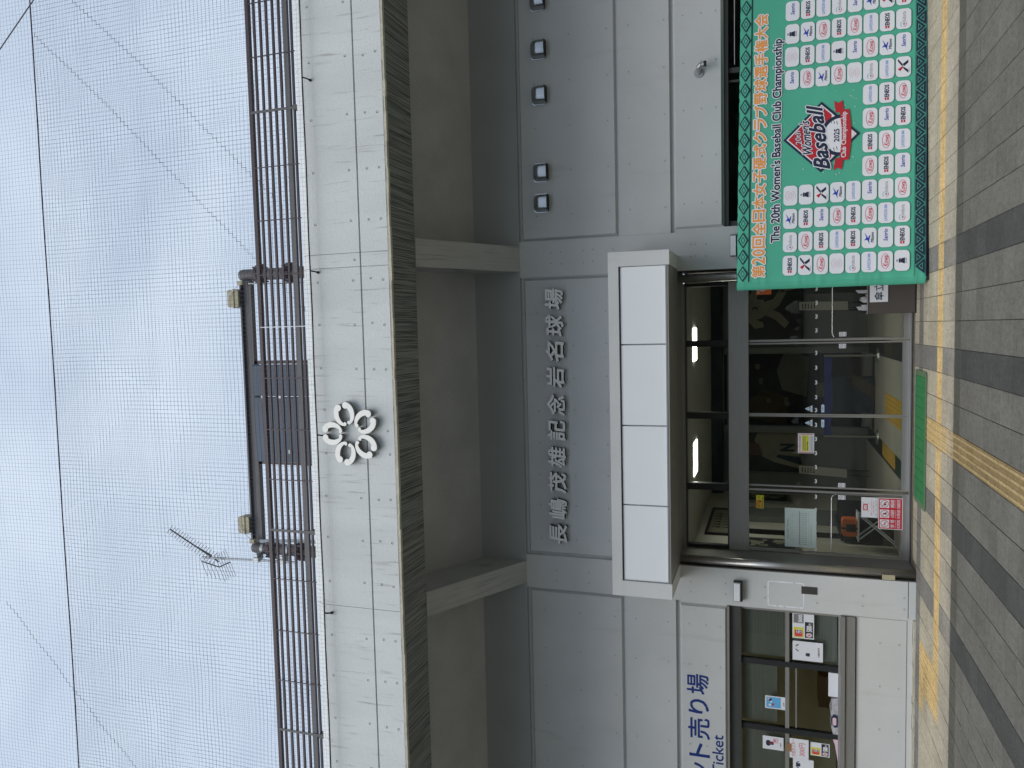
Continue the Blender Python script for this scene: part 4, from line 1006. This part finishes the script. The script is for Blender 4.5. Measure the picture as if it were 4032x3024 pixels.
for k in range(46):
    a_ = cx+fz.uniform(-.62, .62); z_ = cz+fz.uniform(-.42, .25); s_ = fz.uniform(.003, .009)
    if abs(a_-cx)+abs(z_-cz) > .47: LG([(a_-s_, z_), (a_, z_-s_*.6), (a_+s_*1.6, z_+s_), (a_, z_+s_*.7)], 3, .0002)
build('tournament_logo', q, ['navy', 'white_print', 'red_print', 'badge_glint'] if False else ['navy', 'white_print', 'red_print', 'white_print'], bn, local=True)
btext('20th', cx-.075, cx+.105, 1.505, 1.580, 'white_print', 'navy', .0, .06, 'logo_text', dy=.0030, slope=.12)
btext("Women's", 1.715, 2.170, 1.375, 1.495, 'navy', 'white_print', .03, .10, 'logo_text', skew=.25, slope=.10, dy=.0048)
btext('Baseball', 1.525, 2.320, 1.160, 1.345, 'navy', 'white_print', .04, .10, 'logo_text', skew=.30, slope=.13, dy=.0066)
btext('2025', 1.868, 2.036, 1.055, 1.118, 'navy', 'white_print', .03, .035, 'logo_text', dy=.0050)
btext('Club Championship', 1.655, 2.250, .955, 1.030, 'white_print', 'white_print', .02, .021, 'logo_text', dy=.0060)

# ================================================================== THINGS AT THE DOOR
dm = empty('door_mat', (-1.52, 11.35, 0), 'long green ribbed door mat lying before the sliding doors', 'mat')
q = MB(); q.prism(rrect(-2.43, -.64, 10.83, 11.63, .05, 4), 'z', .004, .012); build('mat_border', q, 'mat_edge', dm)
for i in range(12):
    for j in range(5):
        a = -2.36+.1375*i; b_ = 10.91+.13*j
        q = MB().rbox(a+.0015, a+.136, b_+.0015, b_+.1285, .012, .018, .002); build('mat_tile', q, 'mat_green', dm)
us = empty('umbrella_stand', (.42, 11.8, 0), 'brown-grey box for wet umbrellas with a white paper sign, beside the backdrop', 'umbrella stand')
q = MB(); q.box(.125, .165, 11.67, 11.95, .02, .60); q.box(.165, .72, 11.67, 11.69, .02, .60); q.box(.68, .72, 11.69, 11.95, .02, .6); q.box(.165, .68, 11.93, 11.95, .02, .6); q.box(.165, .68, 11.69, 11.93, .02, .05); build('box', q, 'bin', us)
build('plinth', B(.12, .725, 11.66, 11.96, 0, .019), 'black', us); build('rim', MB().box(.12, .725, 11.662, 11.675, .601, .612).box(.12, .135, 11.675, 11.95, .601, .612), 'alu', us)
def du(q, x0, x1, z0, z1, y): put_text(q, '傘立て', x0+.025, x1-.03, z0+.055, z1-.055, y, 1, .012, res=3)
q = MB(); q.box(.282, .70, 11.658, 11.6605, .353, .580); du(q, .282, .70, .353, .58, 11.6565); build('paper_sign', q, ['paper', 'navy'], us)
q = MB(); q.tube([(.20, 11.82, .3), (.19, 11.82, .70)], .018, 8, r1=.012); q.tube([(.19, 11.82, .70), (.187, 11.82, .83)], .010, 8); build('umbrella', q, 'black', label='folded black umbrella standing in the box for wet umbrellas', cat='umbrella', org=(.2, 11.82, .3))
q = MB(); rr = random.Random(11)
for k in range(14):
    a = .18+rr.random()*.25; t_ = rr.uniform(.62, .74); q.prism([(a-.02, .45), (a+.03, .45), (a+.02+rr.uniform(-.02, .02), t_), (a-.01, t_-.03)], 'y', 11.74+.012*k, 11.742+.012*k)
build('plastic_umbrella_bags', q, 'plastic', label='crumpled clear plastic umbrella bags sticking out of the umbrella box', cat='plastic bags', org=(.3, 11.8, .45))

# sheets and stickers on the door glass
SM = ['paper', 'sky_blue', 'grey_print', 'yellow', 'sign_red', 'paper_green', 'black', 'orange', 'pale_blue', 'kowa_red']
GD = 'stickers on the entrance glass'
def dtri(nm_, xc, label):
    q = MB(); y = 12.088
    flat(q, [(xc-.052, 1.29), (xc+.052, 1.29), (xc+.006, 1.39), (xc-.006, 1.39)], y, 0); line(q, xc, 1.30, xc, 1.375, .012, y-.0006, 1); line(q, xc-.045, 1.295, xc+.045, 1.295, .006, y-.0006, 1)
    fq(q, xc-.03, xc-.012, 1.315, 1.34, y-.0006, 2); fq(q, xc+.012, xc+.03, 1.315, 1.34, y-.0006, 2)
    build('triangle_sticker', q, SM, label=label, cat='sticker', group=GD, org=(xc, y, 1.29))
dtri(0, -1.243, 'blue and white triangle sticker right of the door meeting stile'); dtri(1, -1.453, 'blue and white triangle sticker left of the door meeting stile')
def darr(xc, sg, label):
    q = MB(); y = 12.088; flat(q, [(xc-sg*.06, 1.128), (xc+sg*.045, 1.128), (xc+sg*.065, 1.151), (xc+sg*.045, 1.174), (xc-sg*.06, 1.174)], y, 1); flat(q, [(xc-sg*.054, 1.134), (xc+sg*.043, 1.134), (xc+sg*.056, 1.151), (xc+sg*.043, 1.168), (xc-sg*.054, 1.168)], y-.0006, 0)
    bars(q, xc-.042, xc+.036, 1.142, 1.160, y-.0012, 2, 3); build('arrow_sticker', q, SM, label=label, cat='sticker', group=GD, org=(xc, y, 1.13))
darr(-1.235, 1, 'pale blue arrow sticker on the right sliding door, pointing right'); darr(-1.46, -1, 'pale blue arrow sticker on the left sliding door, pointing left')
def dyn(q, x0, x1, z0, z1, y):
    w, h = x1-x0, z1-z0; fq(q, x0+.03*w, x0+.06*w, z0+.05*h, z1-.05*h, y, 4); fq(q, x1-.06*w, x1-.03*w, z0+.05*h, z1-.05*h, y, 4); fq(q, x0+.1*w, x1-.1*w, z0+.34*h, z0+.76*h, y, 3)
    bars(q, x0+.12*w, x1-.12*w, z0+.84*h, z0+.92*h, y, 9, 12)
    for k in range(2): bars(q, x0+.14*w, x1-.14*w, z0+(.62-.1*k)*h, z0+(.69-.1*k)*h, y-.0006, 2, 11)
    bars(q, x0+.15*w, x0+.6*w, z0+.39*h, z0+.45*h, y-.0006, 6, 5)
    for k in range(3): fq(q, x0+.1*w, x1-.12*w, z0+(.08+.08*k)*h, z0+(.10+.08*k)*h, y, 2)
sheet('yellow_notice', -1.904, -1.607, 1.267, 1.492, 12.083, 'white and yellow notice with red side bars on the left sliding door', SM, dyn, group='sheets on the entrance glass')
def dtc(q, x0, x1, z0, z1, y):
    w, h = x1-x0, z1-z0; put_text(q, '第20回全日本女子硬式クラブ野球選手権大会', x0+.2*w, x0+.72*w, z0+.88*h, z0+.915*h, y, 6); rr = random.Random(2)
    for k in range(16):
        a = x0+w*(.08+.053*k); line(q, a, z0+.55*h, a, z0+(.68+.05*(k % 3))*h, .0016, y, 2)
        for j in range(5): fq(q, a-.008, a+.004, z0+(.30+.045*j)*h, z0+(.315+.045*j+.01*rr.random())*h, y, 2)
    for k in range(4):
        a = x0+w*(.1+.212*k); line(q, a, z0+.75*h, a+.15*w, z0+.75*h, .0016, y, 2); line(q, a+.08*w, z0+.75*h, a+.08*w, z0+.81*h, .0016, y, 2)
    line(q, x0+.18*w, z0+.81*h, x0+.82*w, z0+.81*h, .0016, y, 2); fq(q, x0+.06*w, x0+.93*w, z0+.525*h, z0+.545*h, y, 2); fq(q, x0+.06*w, x0+.93*w, z0+.235*h, z0+.24*h, y, 2); fq(q, x0+.08*w, x0+.6*w, z0+.16*h, z0+.17*h, y, 2)
sheet('match_chart', -3.318, -2.728, 1.235, 1.676, 12.050, 'large pale sheet with a tournament chart on the left fixed pane', ['paper_green']+SM[1:], dtc, group='sheets on the entrance glass')
def dys(q, x0, x1, z0, z1, y):
    w, h = x1-x0, z1-z0; fq(q, x0+.05*w, x0+.6*w, z0+.28*h, z1-.08*h, y, 4); bars(q, x0+.08*w, x0+.57*w, z0+.66*h, z0+.84*h, y-.0006, 3, 5); bars(q, x0+.1*w, x0+.5*w, z0+.34*h, z0+.58*h, y-.0006, 3, 3)
    bars(q, x0+.05*w, x0+.85*w, z0+.08*h, z0+.2*h, y, 6, 9); line(q, x0+.7*w, z0+.4*h, x0+.82*w, z0+.8*h, .004, y, 6); line(q, x0+.94*w, z0+.4*h, x0+.82*w, z0+.8*h, .004, y, 6)
sheet('camera_sticker', -2.757, -2.555, 1.975, 2.085, 12.052, 'yellow and red security camera sticker high on the left fixed pane', ['yellow']+SM[1:], dys, group=GD, cat='sticker')
def pict(q, cx_, cz_, r_, y, kind):
    ring(q, cx_, cz_, r_, r_, r_*.14, y-.0006, 4 if kind >= 0 else 2, 18); line(q, cx_-r_*.65, cz_+r_*.65, cx_+r_*.65, cz_-r_*.65, r_*.14, y-.0012, 4 if kind >= 0 else 2)
    if kind == 0: line(q, cx_-r_*.5, cz_-r_*.1, cx_+r_*.5, cz_-r_*.1, r_*.18, y-.0004, 6)
    if kind == 1: flat(q, [(cx_-r_*.3, cz_-r_*.5), (cx_+r_*.35, cz_-r_*.45), (cx_+r_*.2, cz_+.1*r_), (cx_, cz_+r_*.6), (cx_-r_*.2, cz_)], y-.0004, 6)
    if kind == 2: fq(q, cx_-r_*.4, cx_-.02*r_, cz_-r_*.4, cz_+.3*r_, y-.0004, 6); fq(q, cx_+r_*.05, cx_+.4*r_, cz_-r_*.3, cz_+.1*r_, y-.0004, 6)
def drs(q, x0, x1, z0, z1, y):
    w, h = x1-x0, z1-z0; fq(q, x0+.02*w, x1-.02*w, z0+.03*h, z1-.03*h, y, 4)
    for k, (t1, t2) in enumerate((('禁 煙', 'NO SMOKING'), ('火気厳禁', 'NO OPEN FLAME'), ('危険物品持込厳禁', 'NO DANGEROUS GOODS'))):
        a = x0+w*(.05+.315*k); fq(q, a, a+.26*w, z0+.55*h, z0+.93*h, y-.0006, 0); pict(q, a+.13*w, z0+.74*h, .115*w, y-.0008, k)
        put_text(q, t1, a+.01*w, a+.26*w, z0+.34*h, z0+.50*h, y-.0006, 0, .01); put_text(q, t2, a, a+.27*w, z0+.10*h, z0+.24*h, y-.0006, 0, .01); fq(q, a, a+.26*w, z0+.285*h, z0+.295*h, y-.0006, 0)
sheet('prohibition_sign', -2.974, -2.516, .085, .404, 12.050, 'red prohibition sign with three round pictograms low on the left fixed pane', SM, drs, cat='sign', group='sheets on the entrance glass')
def dws(q, x0, x1, z0, z1, y):
    w, h = x1-x0, z1-z0; flat(q, rrect(x0+.35*w, x0+.68*w, z0+.6*h, z0+.9*h, .02, 3), y, 9); fq(q, x0+.40*w, x0+.62*w, z0+.66*h, z0+.84*h, y-.0005, 0); line(q, x0+.3*w, z0+.55*h, x0+.75*w, z0+.93*h, .004, y-.001, 4); line(q, x0+.75*w, z0+.55*h, x0+.3*w, z0+.93*h, .004, y-.001, 4)
    put_text(q, '場内へペットを連れての', x0+.12*w, x0+.92*w, z0+.34*h, z0+.42*h, y, 9); put_text(q, '入場はご遠慮ください', x0+.2*w, x0+.85*w, z0+.22*h, z0+.30*h, y, 9); put_text(q, '（盲導犬・介助犬・補助犬を除く）', x0+.05*w, x0+.95*w, z0+.07*h, z0+.14*h, y, 2)
sheet('pet_notice', -2.815, -2.520, .411, .628, 12.050, 'white notice with a crossed-out pink picture above the red prohibition sign', SM, dws, group='sheets on the entrance glass')
def dw(q, x0, x1, z0, z1, y): 
    ring(q, (x0+x1)/2, z1-.034, .024, .024, .005, y, 2, 14); line(q, (x0+x1)/2-.015, z1-.019, (x0+x1)/2+.015, z1-.049, .004, y-.0005, 2); bars(q, x0+.008, x1-.008, z0+.008, z0+.020, y, 2, 4)
for a, yy, lab in ((-.357, 12.083, 'small white no-touch sticker on the right sliding door beside its outer stile'), (-.185, 12.052, 'small white no-touch sticker on the right fixed pane'), (-2.395, 12.083, 'small white no-touch sticker at the outer edge of the left sliding door'), (-2.57, 12.052, 'small white no-touch sticker on the left fixed pane above the guard rail corner')):
    sheet('round_symbol_sticker', a, a+.064, .842, .938, yy, lab, SM, dw, cat='sticker', group=GD)
q = MB(); q.box(.455, .60, 12.050, 12.052, 1.865, 2.080); ring(q, .55, 1.99, .05, .05, .016, 12.0488, 1, 16); put_text(q, 'AED', .465, .59, 2.03, 2.065, 12.0488, 1, .02)
build('orange_sticker', q, ['orange', 'paper'], label='orange sticker with a white ring next to the backdrop corner', cat='sticker', group=GD, org=(.53, 12.05, 1.865))

# ================================================================== LOBBY THINGS
def mural(name, x0, x1, z0, z1, y, label, mats, draw):
    q = MB(); q.box(x0, x1, y, y+.03, z0, z1, 0); draw(q, x0, x1, z0, z1, y-.003); return build(name, q, mats, label=label, cat='picture', org=((x0+x1)/2, y, z0))
LMx = ['int_dark', 'int_uniform', 'int_brown', 'navy_cloth', 'int_skin', 'paper_green', 'red_print']
def blob(q, pts, y, mi): flat(q, pts, y, mi)
def player(q, x0, x1, z0, z1, y):        # plain generic figure in a pale uniform, stepping forward
    w, h = x1-x0, z1-z0; p = lambda a, b: (x0+a*w, z0+b*h)
    blob(q, [p(.42, .90), p(.50, .92), p(.53, .86), p(.50, .80), p(.43, .80)], y, 4); blob(q, [p(.40, .90), p(.51, .97), p(.56, .90)], y-.001, 1)
    blob(q, [p(.30, .74), p(.42, .80), p(.54, .80), p(.62, .72), p(.60, .52), p(.38, .48), p(.32, .58)], y, 1)
    blob(q, [p(.60, .74), p(.78, .66), p(.90, .70), p(.88, .62), p(.72, .58), p(.60, .62)], y-.001, 1); blob(q, [p(.30, .74), p(.18, .64), p(.20, .52), p(.27, .53), p(.33, .66)], y-.001, 1)
    blob(q, [p(.38, .50), p(.56, .54), p(.60, .40), p(.76, .30), p(.70, .22), p(.50, .32)], y-.002, 1); blob(q, [p(.38, .50), p(.48, .46), p(.40, .30), p(.26, .18), p(.18, .24), p(.30, .36)], y-.003, 1)
    blob(q, [p(.70, .30), p(.80, .26), p(.80, .10), p(.74, .10)], y-.002, 1); put_text(q, '3', x0+.45*w, x0+.50*w, z0+.60*h, z0+.67*h, y-.004, 0, .05)
mural('player_mural', -.33, 1.12, 1.24, 2.75, 17.25, 'dark wall picture of a ballplayer in pale uniform behind the right fixed pane', LMx, player)
def portrait(q, x0, x1, z0, z1, y):
    w, h = x1-x0, z1-z0; p = lambda a, b: (x0+a*w, z0+b*h)
    blob(q, [p(.10, .0), p(1., .0), p(1., .58), p(.8, .62), p(.60, .56), p(.40, .52), p(.25, .35)], y, 1); blob(q, [p(.42, .50), p(.72, .56), p(.78, .80), p(.66, .92), p(.50, .90), p(.42, .74)], y-.001, 4)
    blob(q, [p(.40, .78), p(.80, .84), p(.76, .97), p(.50, .97)], y-.002, 0); blob(q, [p(.2, .0), p(.4, .0), p(.45, .3), p(.38, .32)], y-.002, 3); put_text(q, 'N', x0+.55*w, x0+.72*w, z0+.08*h, z0+.26*h, y-.003, 3, .05)
mural('portrait_mural', -3.13, -2.30, 1.30, 2.78, 17.22, 'dark wall picture of a head and shoulders in striped jersey behind the left sliding door', LMx, portrait)
def action(q, x0, x1, z0, z1, y):
    w, h = x1-x0, z1-z0; p = lambda a, b: (x0+a*w, z0+b*h); rr = random.Random(4)
    blob(q, [p(.05, .55), p(.30, .50), p(.35, .85), p(.15, .95)], y, 3); blob(q, [p(.05, .30), p(.35, .28), p(.42, .60), p(.30, .78), p(.12, .75)], y-.001, 2)
    blob(q, [p(.35, .05), p(.75, .02), p(.85, .30), p(.62, .42), p(.42, .35)], y-.001, 1)
    for k in range(8): cx_, cz_ = x0+w*(.2+.5*rr.random()), z0+h*(.25+.5*rr.random()); ring(q, cx_, cz_, .05+.03*rr.random(), .05, .04, y-.002-.0005*k, 1, 8)
    line(q, x0+.6*w, z0+.42*h, x0+.83*w, z0+.72*h, .05, y-.003, 3)
mural('action_mural', -2.5, -.2, 1.0, 2.8, 19.25, 'very dark wall picture of players behind the right sliding door', LMx, action)
q = MB(); q.box(-2.4, -.3, 18.4, 18.9, .0, .85, 0); build('display_case', q, 'int_dark', label='long dark display case at the back of the lobby', cat='case', org=(-1.35, 18.6, 0))
q = MB(); flat(q, [(-1.62, .93), (-1.30, .93), (-1.30, .70), (-1.46, .52), (-1.62, .70)], 18.36, 0); q.box(-1.62, -1.30, 18.361, 18.38, .7, .93); build('home_plate', q, 'int_uniform', label='pale five-sided home plate shown in front of the dark case', cat='plate', org=(-1.46, 18.37, .52))
bt = empty('blue_barrier', (-1.3, 15.6, 0), 'two chrome posts with a blue cloth barrier hung between them in the lobby', 'barrier')
for xx in (-.60, -2.12):
    q = MB(); q.tube([(xx, 15.6, .03), (xx, 15.6, .93)], .022, 10); build('post', q, 'steel', bt); q = MB(); q.tube([(xx, 15.6, 0), (xx, 15.6, .03)], .15, 20, r1=.13); build('foot', q, 'steel', bt)
build('cloth', B(-2.10, -.62, 15.58, 15.60, .80, .93), 'belt_blue', bt)
q = MB(); q.box(-1.72, -1.04, 16.0, 16.5, .01, .74); build('covered_table', q, 'navy_cloth', label='low table under a dark blue cloth behind the barrier', cat='table', org=(-1.4, 16.2, 0))
for a, lab, lean in ((.27, 'tall pale panel sign standing under the player picture on the right', .02), (-3.13, 'tall pale panel sign leaning at the left, beside the portrait picture', .06)):
    r = empty('sign_stand', (a+.08, 16.8, 0), lab, 'sign', 'panel signs standing in the lobby')
    q = MB(); q.prism([(a, .42), (a+.17, .42), (a+.17+lean, 1.33), (a+lean, 1.33)], 'y', 16.8, 16.82); build('panel', q, 'int_wall', r)
    q = MB()
    for k in range(5): bars(q, a+.03+lean*.8, a+.14+lean*.8, 1.25-.055*k, 1.28-.055*k, 16.797, 0, 4)
    build('print', q, 'int_dark', r)
    q = MB(); q.tube([(a+.03, 16.85, 0), (a+.09, 16.84, 1.1)], .008, 5); q.tube([(a+.15, 16.85, 0), (a+.12, 16.84, 1.1)], .008, 5); build('legs', q, 'black', r)
# framed calligraphy on the left lobby wall
cf = empty('calligraphy_frame', (-3.6, 14.5, 2.75), 'black framed calligraphy sheet high on the left lobby wall', 'picture')
q = MB(); q.box(-3.598, -3.56, 13.5, 15.45, 2.48, 2.52); q.box(-3.598, -3.56, 13.5, 15.45, 2.93, 2.97); q.box(-3.598, -3.56, 13.5, 13.56, 2.52, 2.93); q.box(-3.598, -3.56, 15.39, 15.45, 2.52, 2.93); build('frame', q, 'black', cf)
build('sheet', B(-3.598, -3.585, 13.56, 15.39, 2.52, 2.93), 'int_uniform', cf)
q = MB()
for k in range(6):
    for j in range(2):
        for (u0, v0, u1, v1) in ((.1, .9, .9, .8), (.5, 1., .45, .1), (.15, .5, .85, .55), (.45, .5, .05, .05), (.55, .5, .95, .0), (.2, .25, .8, .3)):
            y0_, z0_, y1_, z1_ = 13.95+.2*k+u0*.13, 2.57+.17*j+v0*.13, 13.95+.2*k+u1*.13, 2.57+.17*j+v1*.13
            q.tube([(-3.582, y0_, z0_), (-3.582, y1_, z1_)], .0045, 4)
build('brush_writing', q, 'int_dark', cf)
def wall_picture(y0, y1, z0, z1, lab):
    q = MB(); q.box(-3.598, -3.55, y0, y1, z0, z1, 0); q.box(-3.5495, -3.545, y0+.06, y1-.06, z0+.06, z1-.06, 1)
    rr = random.Random(int(y0*10))
    for k in range(14): a = y0+.1+rr.random()*(y1-y0-.3); b_ = z0+.1+rr.random()*(z1-z0-.3); q.box(-3.5448, -3.543+.0001*k, a, a+.05+.1*rr.random(), b_, b_+.04+.12*rr.random(), 2)
    build('wall_picture', q, ['int_grey', 'int_dark', 'int_uniform'], label=lab, cat='picture', org=(-3.6, y0, z0), group='dark pictures on the left lobby wall')
wall_picture(12.7, 13.35, 1.45, 2.35, 'dark photo collage on the left lobby wall nearest the glass'); wall_picture(16.2, 16.9, 1.5, 2.4, 'dark picture deeper in the lobby on the left wall')
P('lobby_wall_recess', B(-3.599, -3.52, 13.75, 13.80, 0, 2.4), 'int_dark'); P('lobby_wall_recess', B(-3.599, -3.50, 14.6, 15.4, 0, 2.35), 'int_grey')
q = MB(); q.box(-3.598, -3.57, 12.35, 12.45, 1.25, 1.42); q.box(-3.57, -3.565, 12.37, 12.43, 1.3, 1.34); build('wall_switch', q, 'int_grey', label='small grey switch panel on the lobby wall behind the left fixed pane', cat='switch', org=(-3.59, 12.4, 1.25))
sl = empty('folding_stool', (-3.22, 13.2, 0), 'white folding stand with crossed tube legs behind the left fixed pane', 'stand')
build('top', MB().box(-3.44, -3.0, 13.02, 13.36, .555, .575), 'paper', sl)
for a, b_, yy in ((-3.42, -3.02, 13.05), (-3.02, -3.42, 13.08), (-3.42, -3.02, 13.32), (-3.02, -3.42, 13.30)):
    q = MB(); q.tube([(a-.08*(1 if a < b_ else -1), yy, 0), (b_, yy, .555)], .011, 8); build('leg', q, 'paper', sl)
q = MB(); q.prism(rrect(-3.38, -3.10, .577, .80, .05, 4), 'y', 13.08, 13.28); hb = build('orange_case', q, 'orange', label='orange rescue case with black straps standing on the white folding stand', cat='case', org=(-3.24, 13.18, .577))
q = MB(); q.box(-3.30, -3.18, 13.07, 13.079, .60, .74); q.box(-3.26, -3.235, 13.06, 13.3, .575, .81); build('strap', q, 'black', hb)
q = MB(); q.box(-3.57, -3.45, 13.5, 14.9, .74, .78); q.box(-3.57, -3.2, 13.45, 15.0, .0, .739); build('side_counter', q, 'int_dark', label='low dark counter along the left lobby wall', cat='counter', org=(-3.4, 14.2, 0))
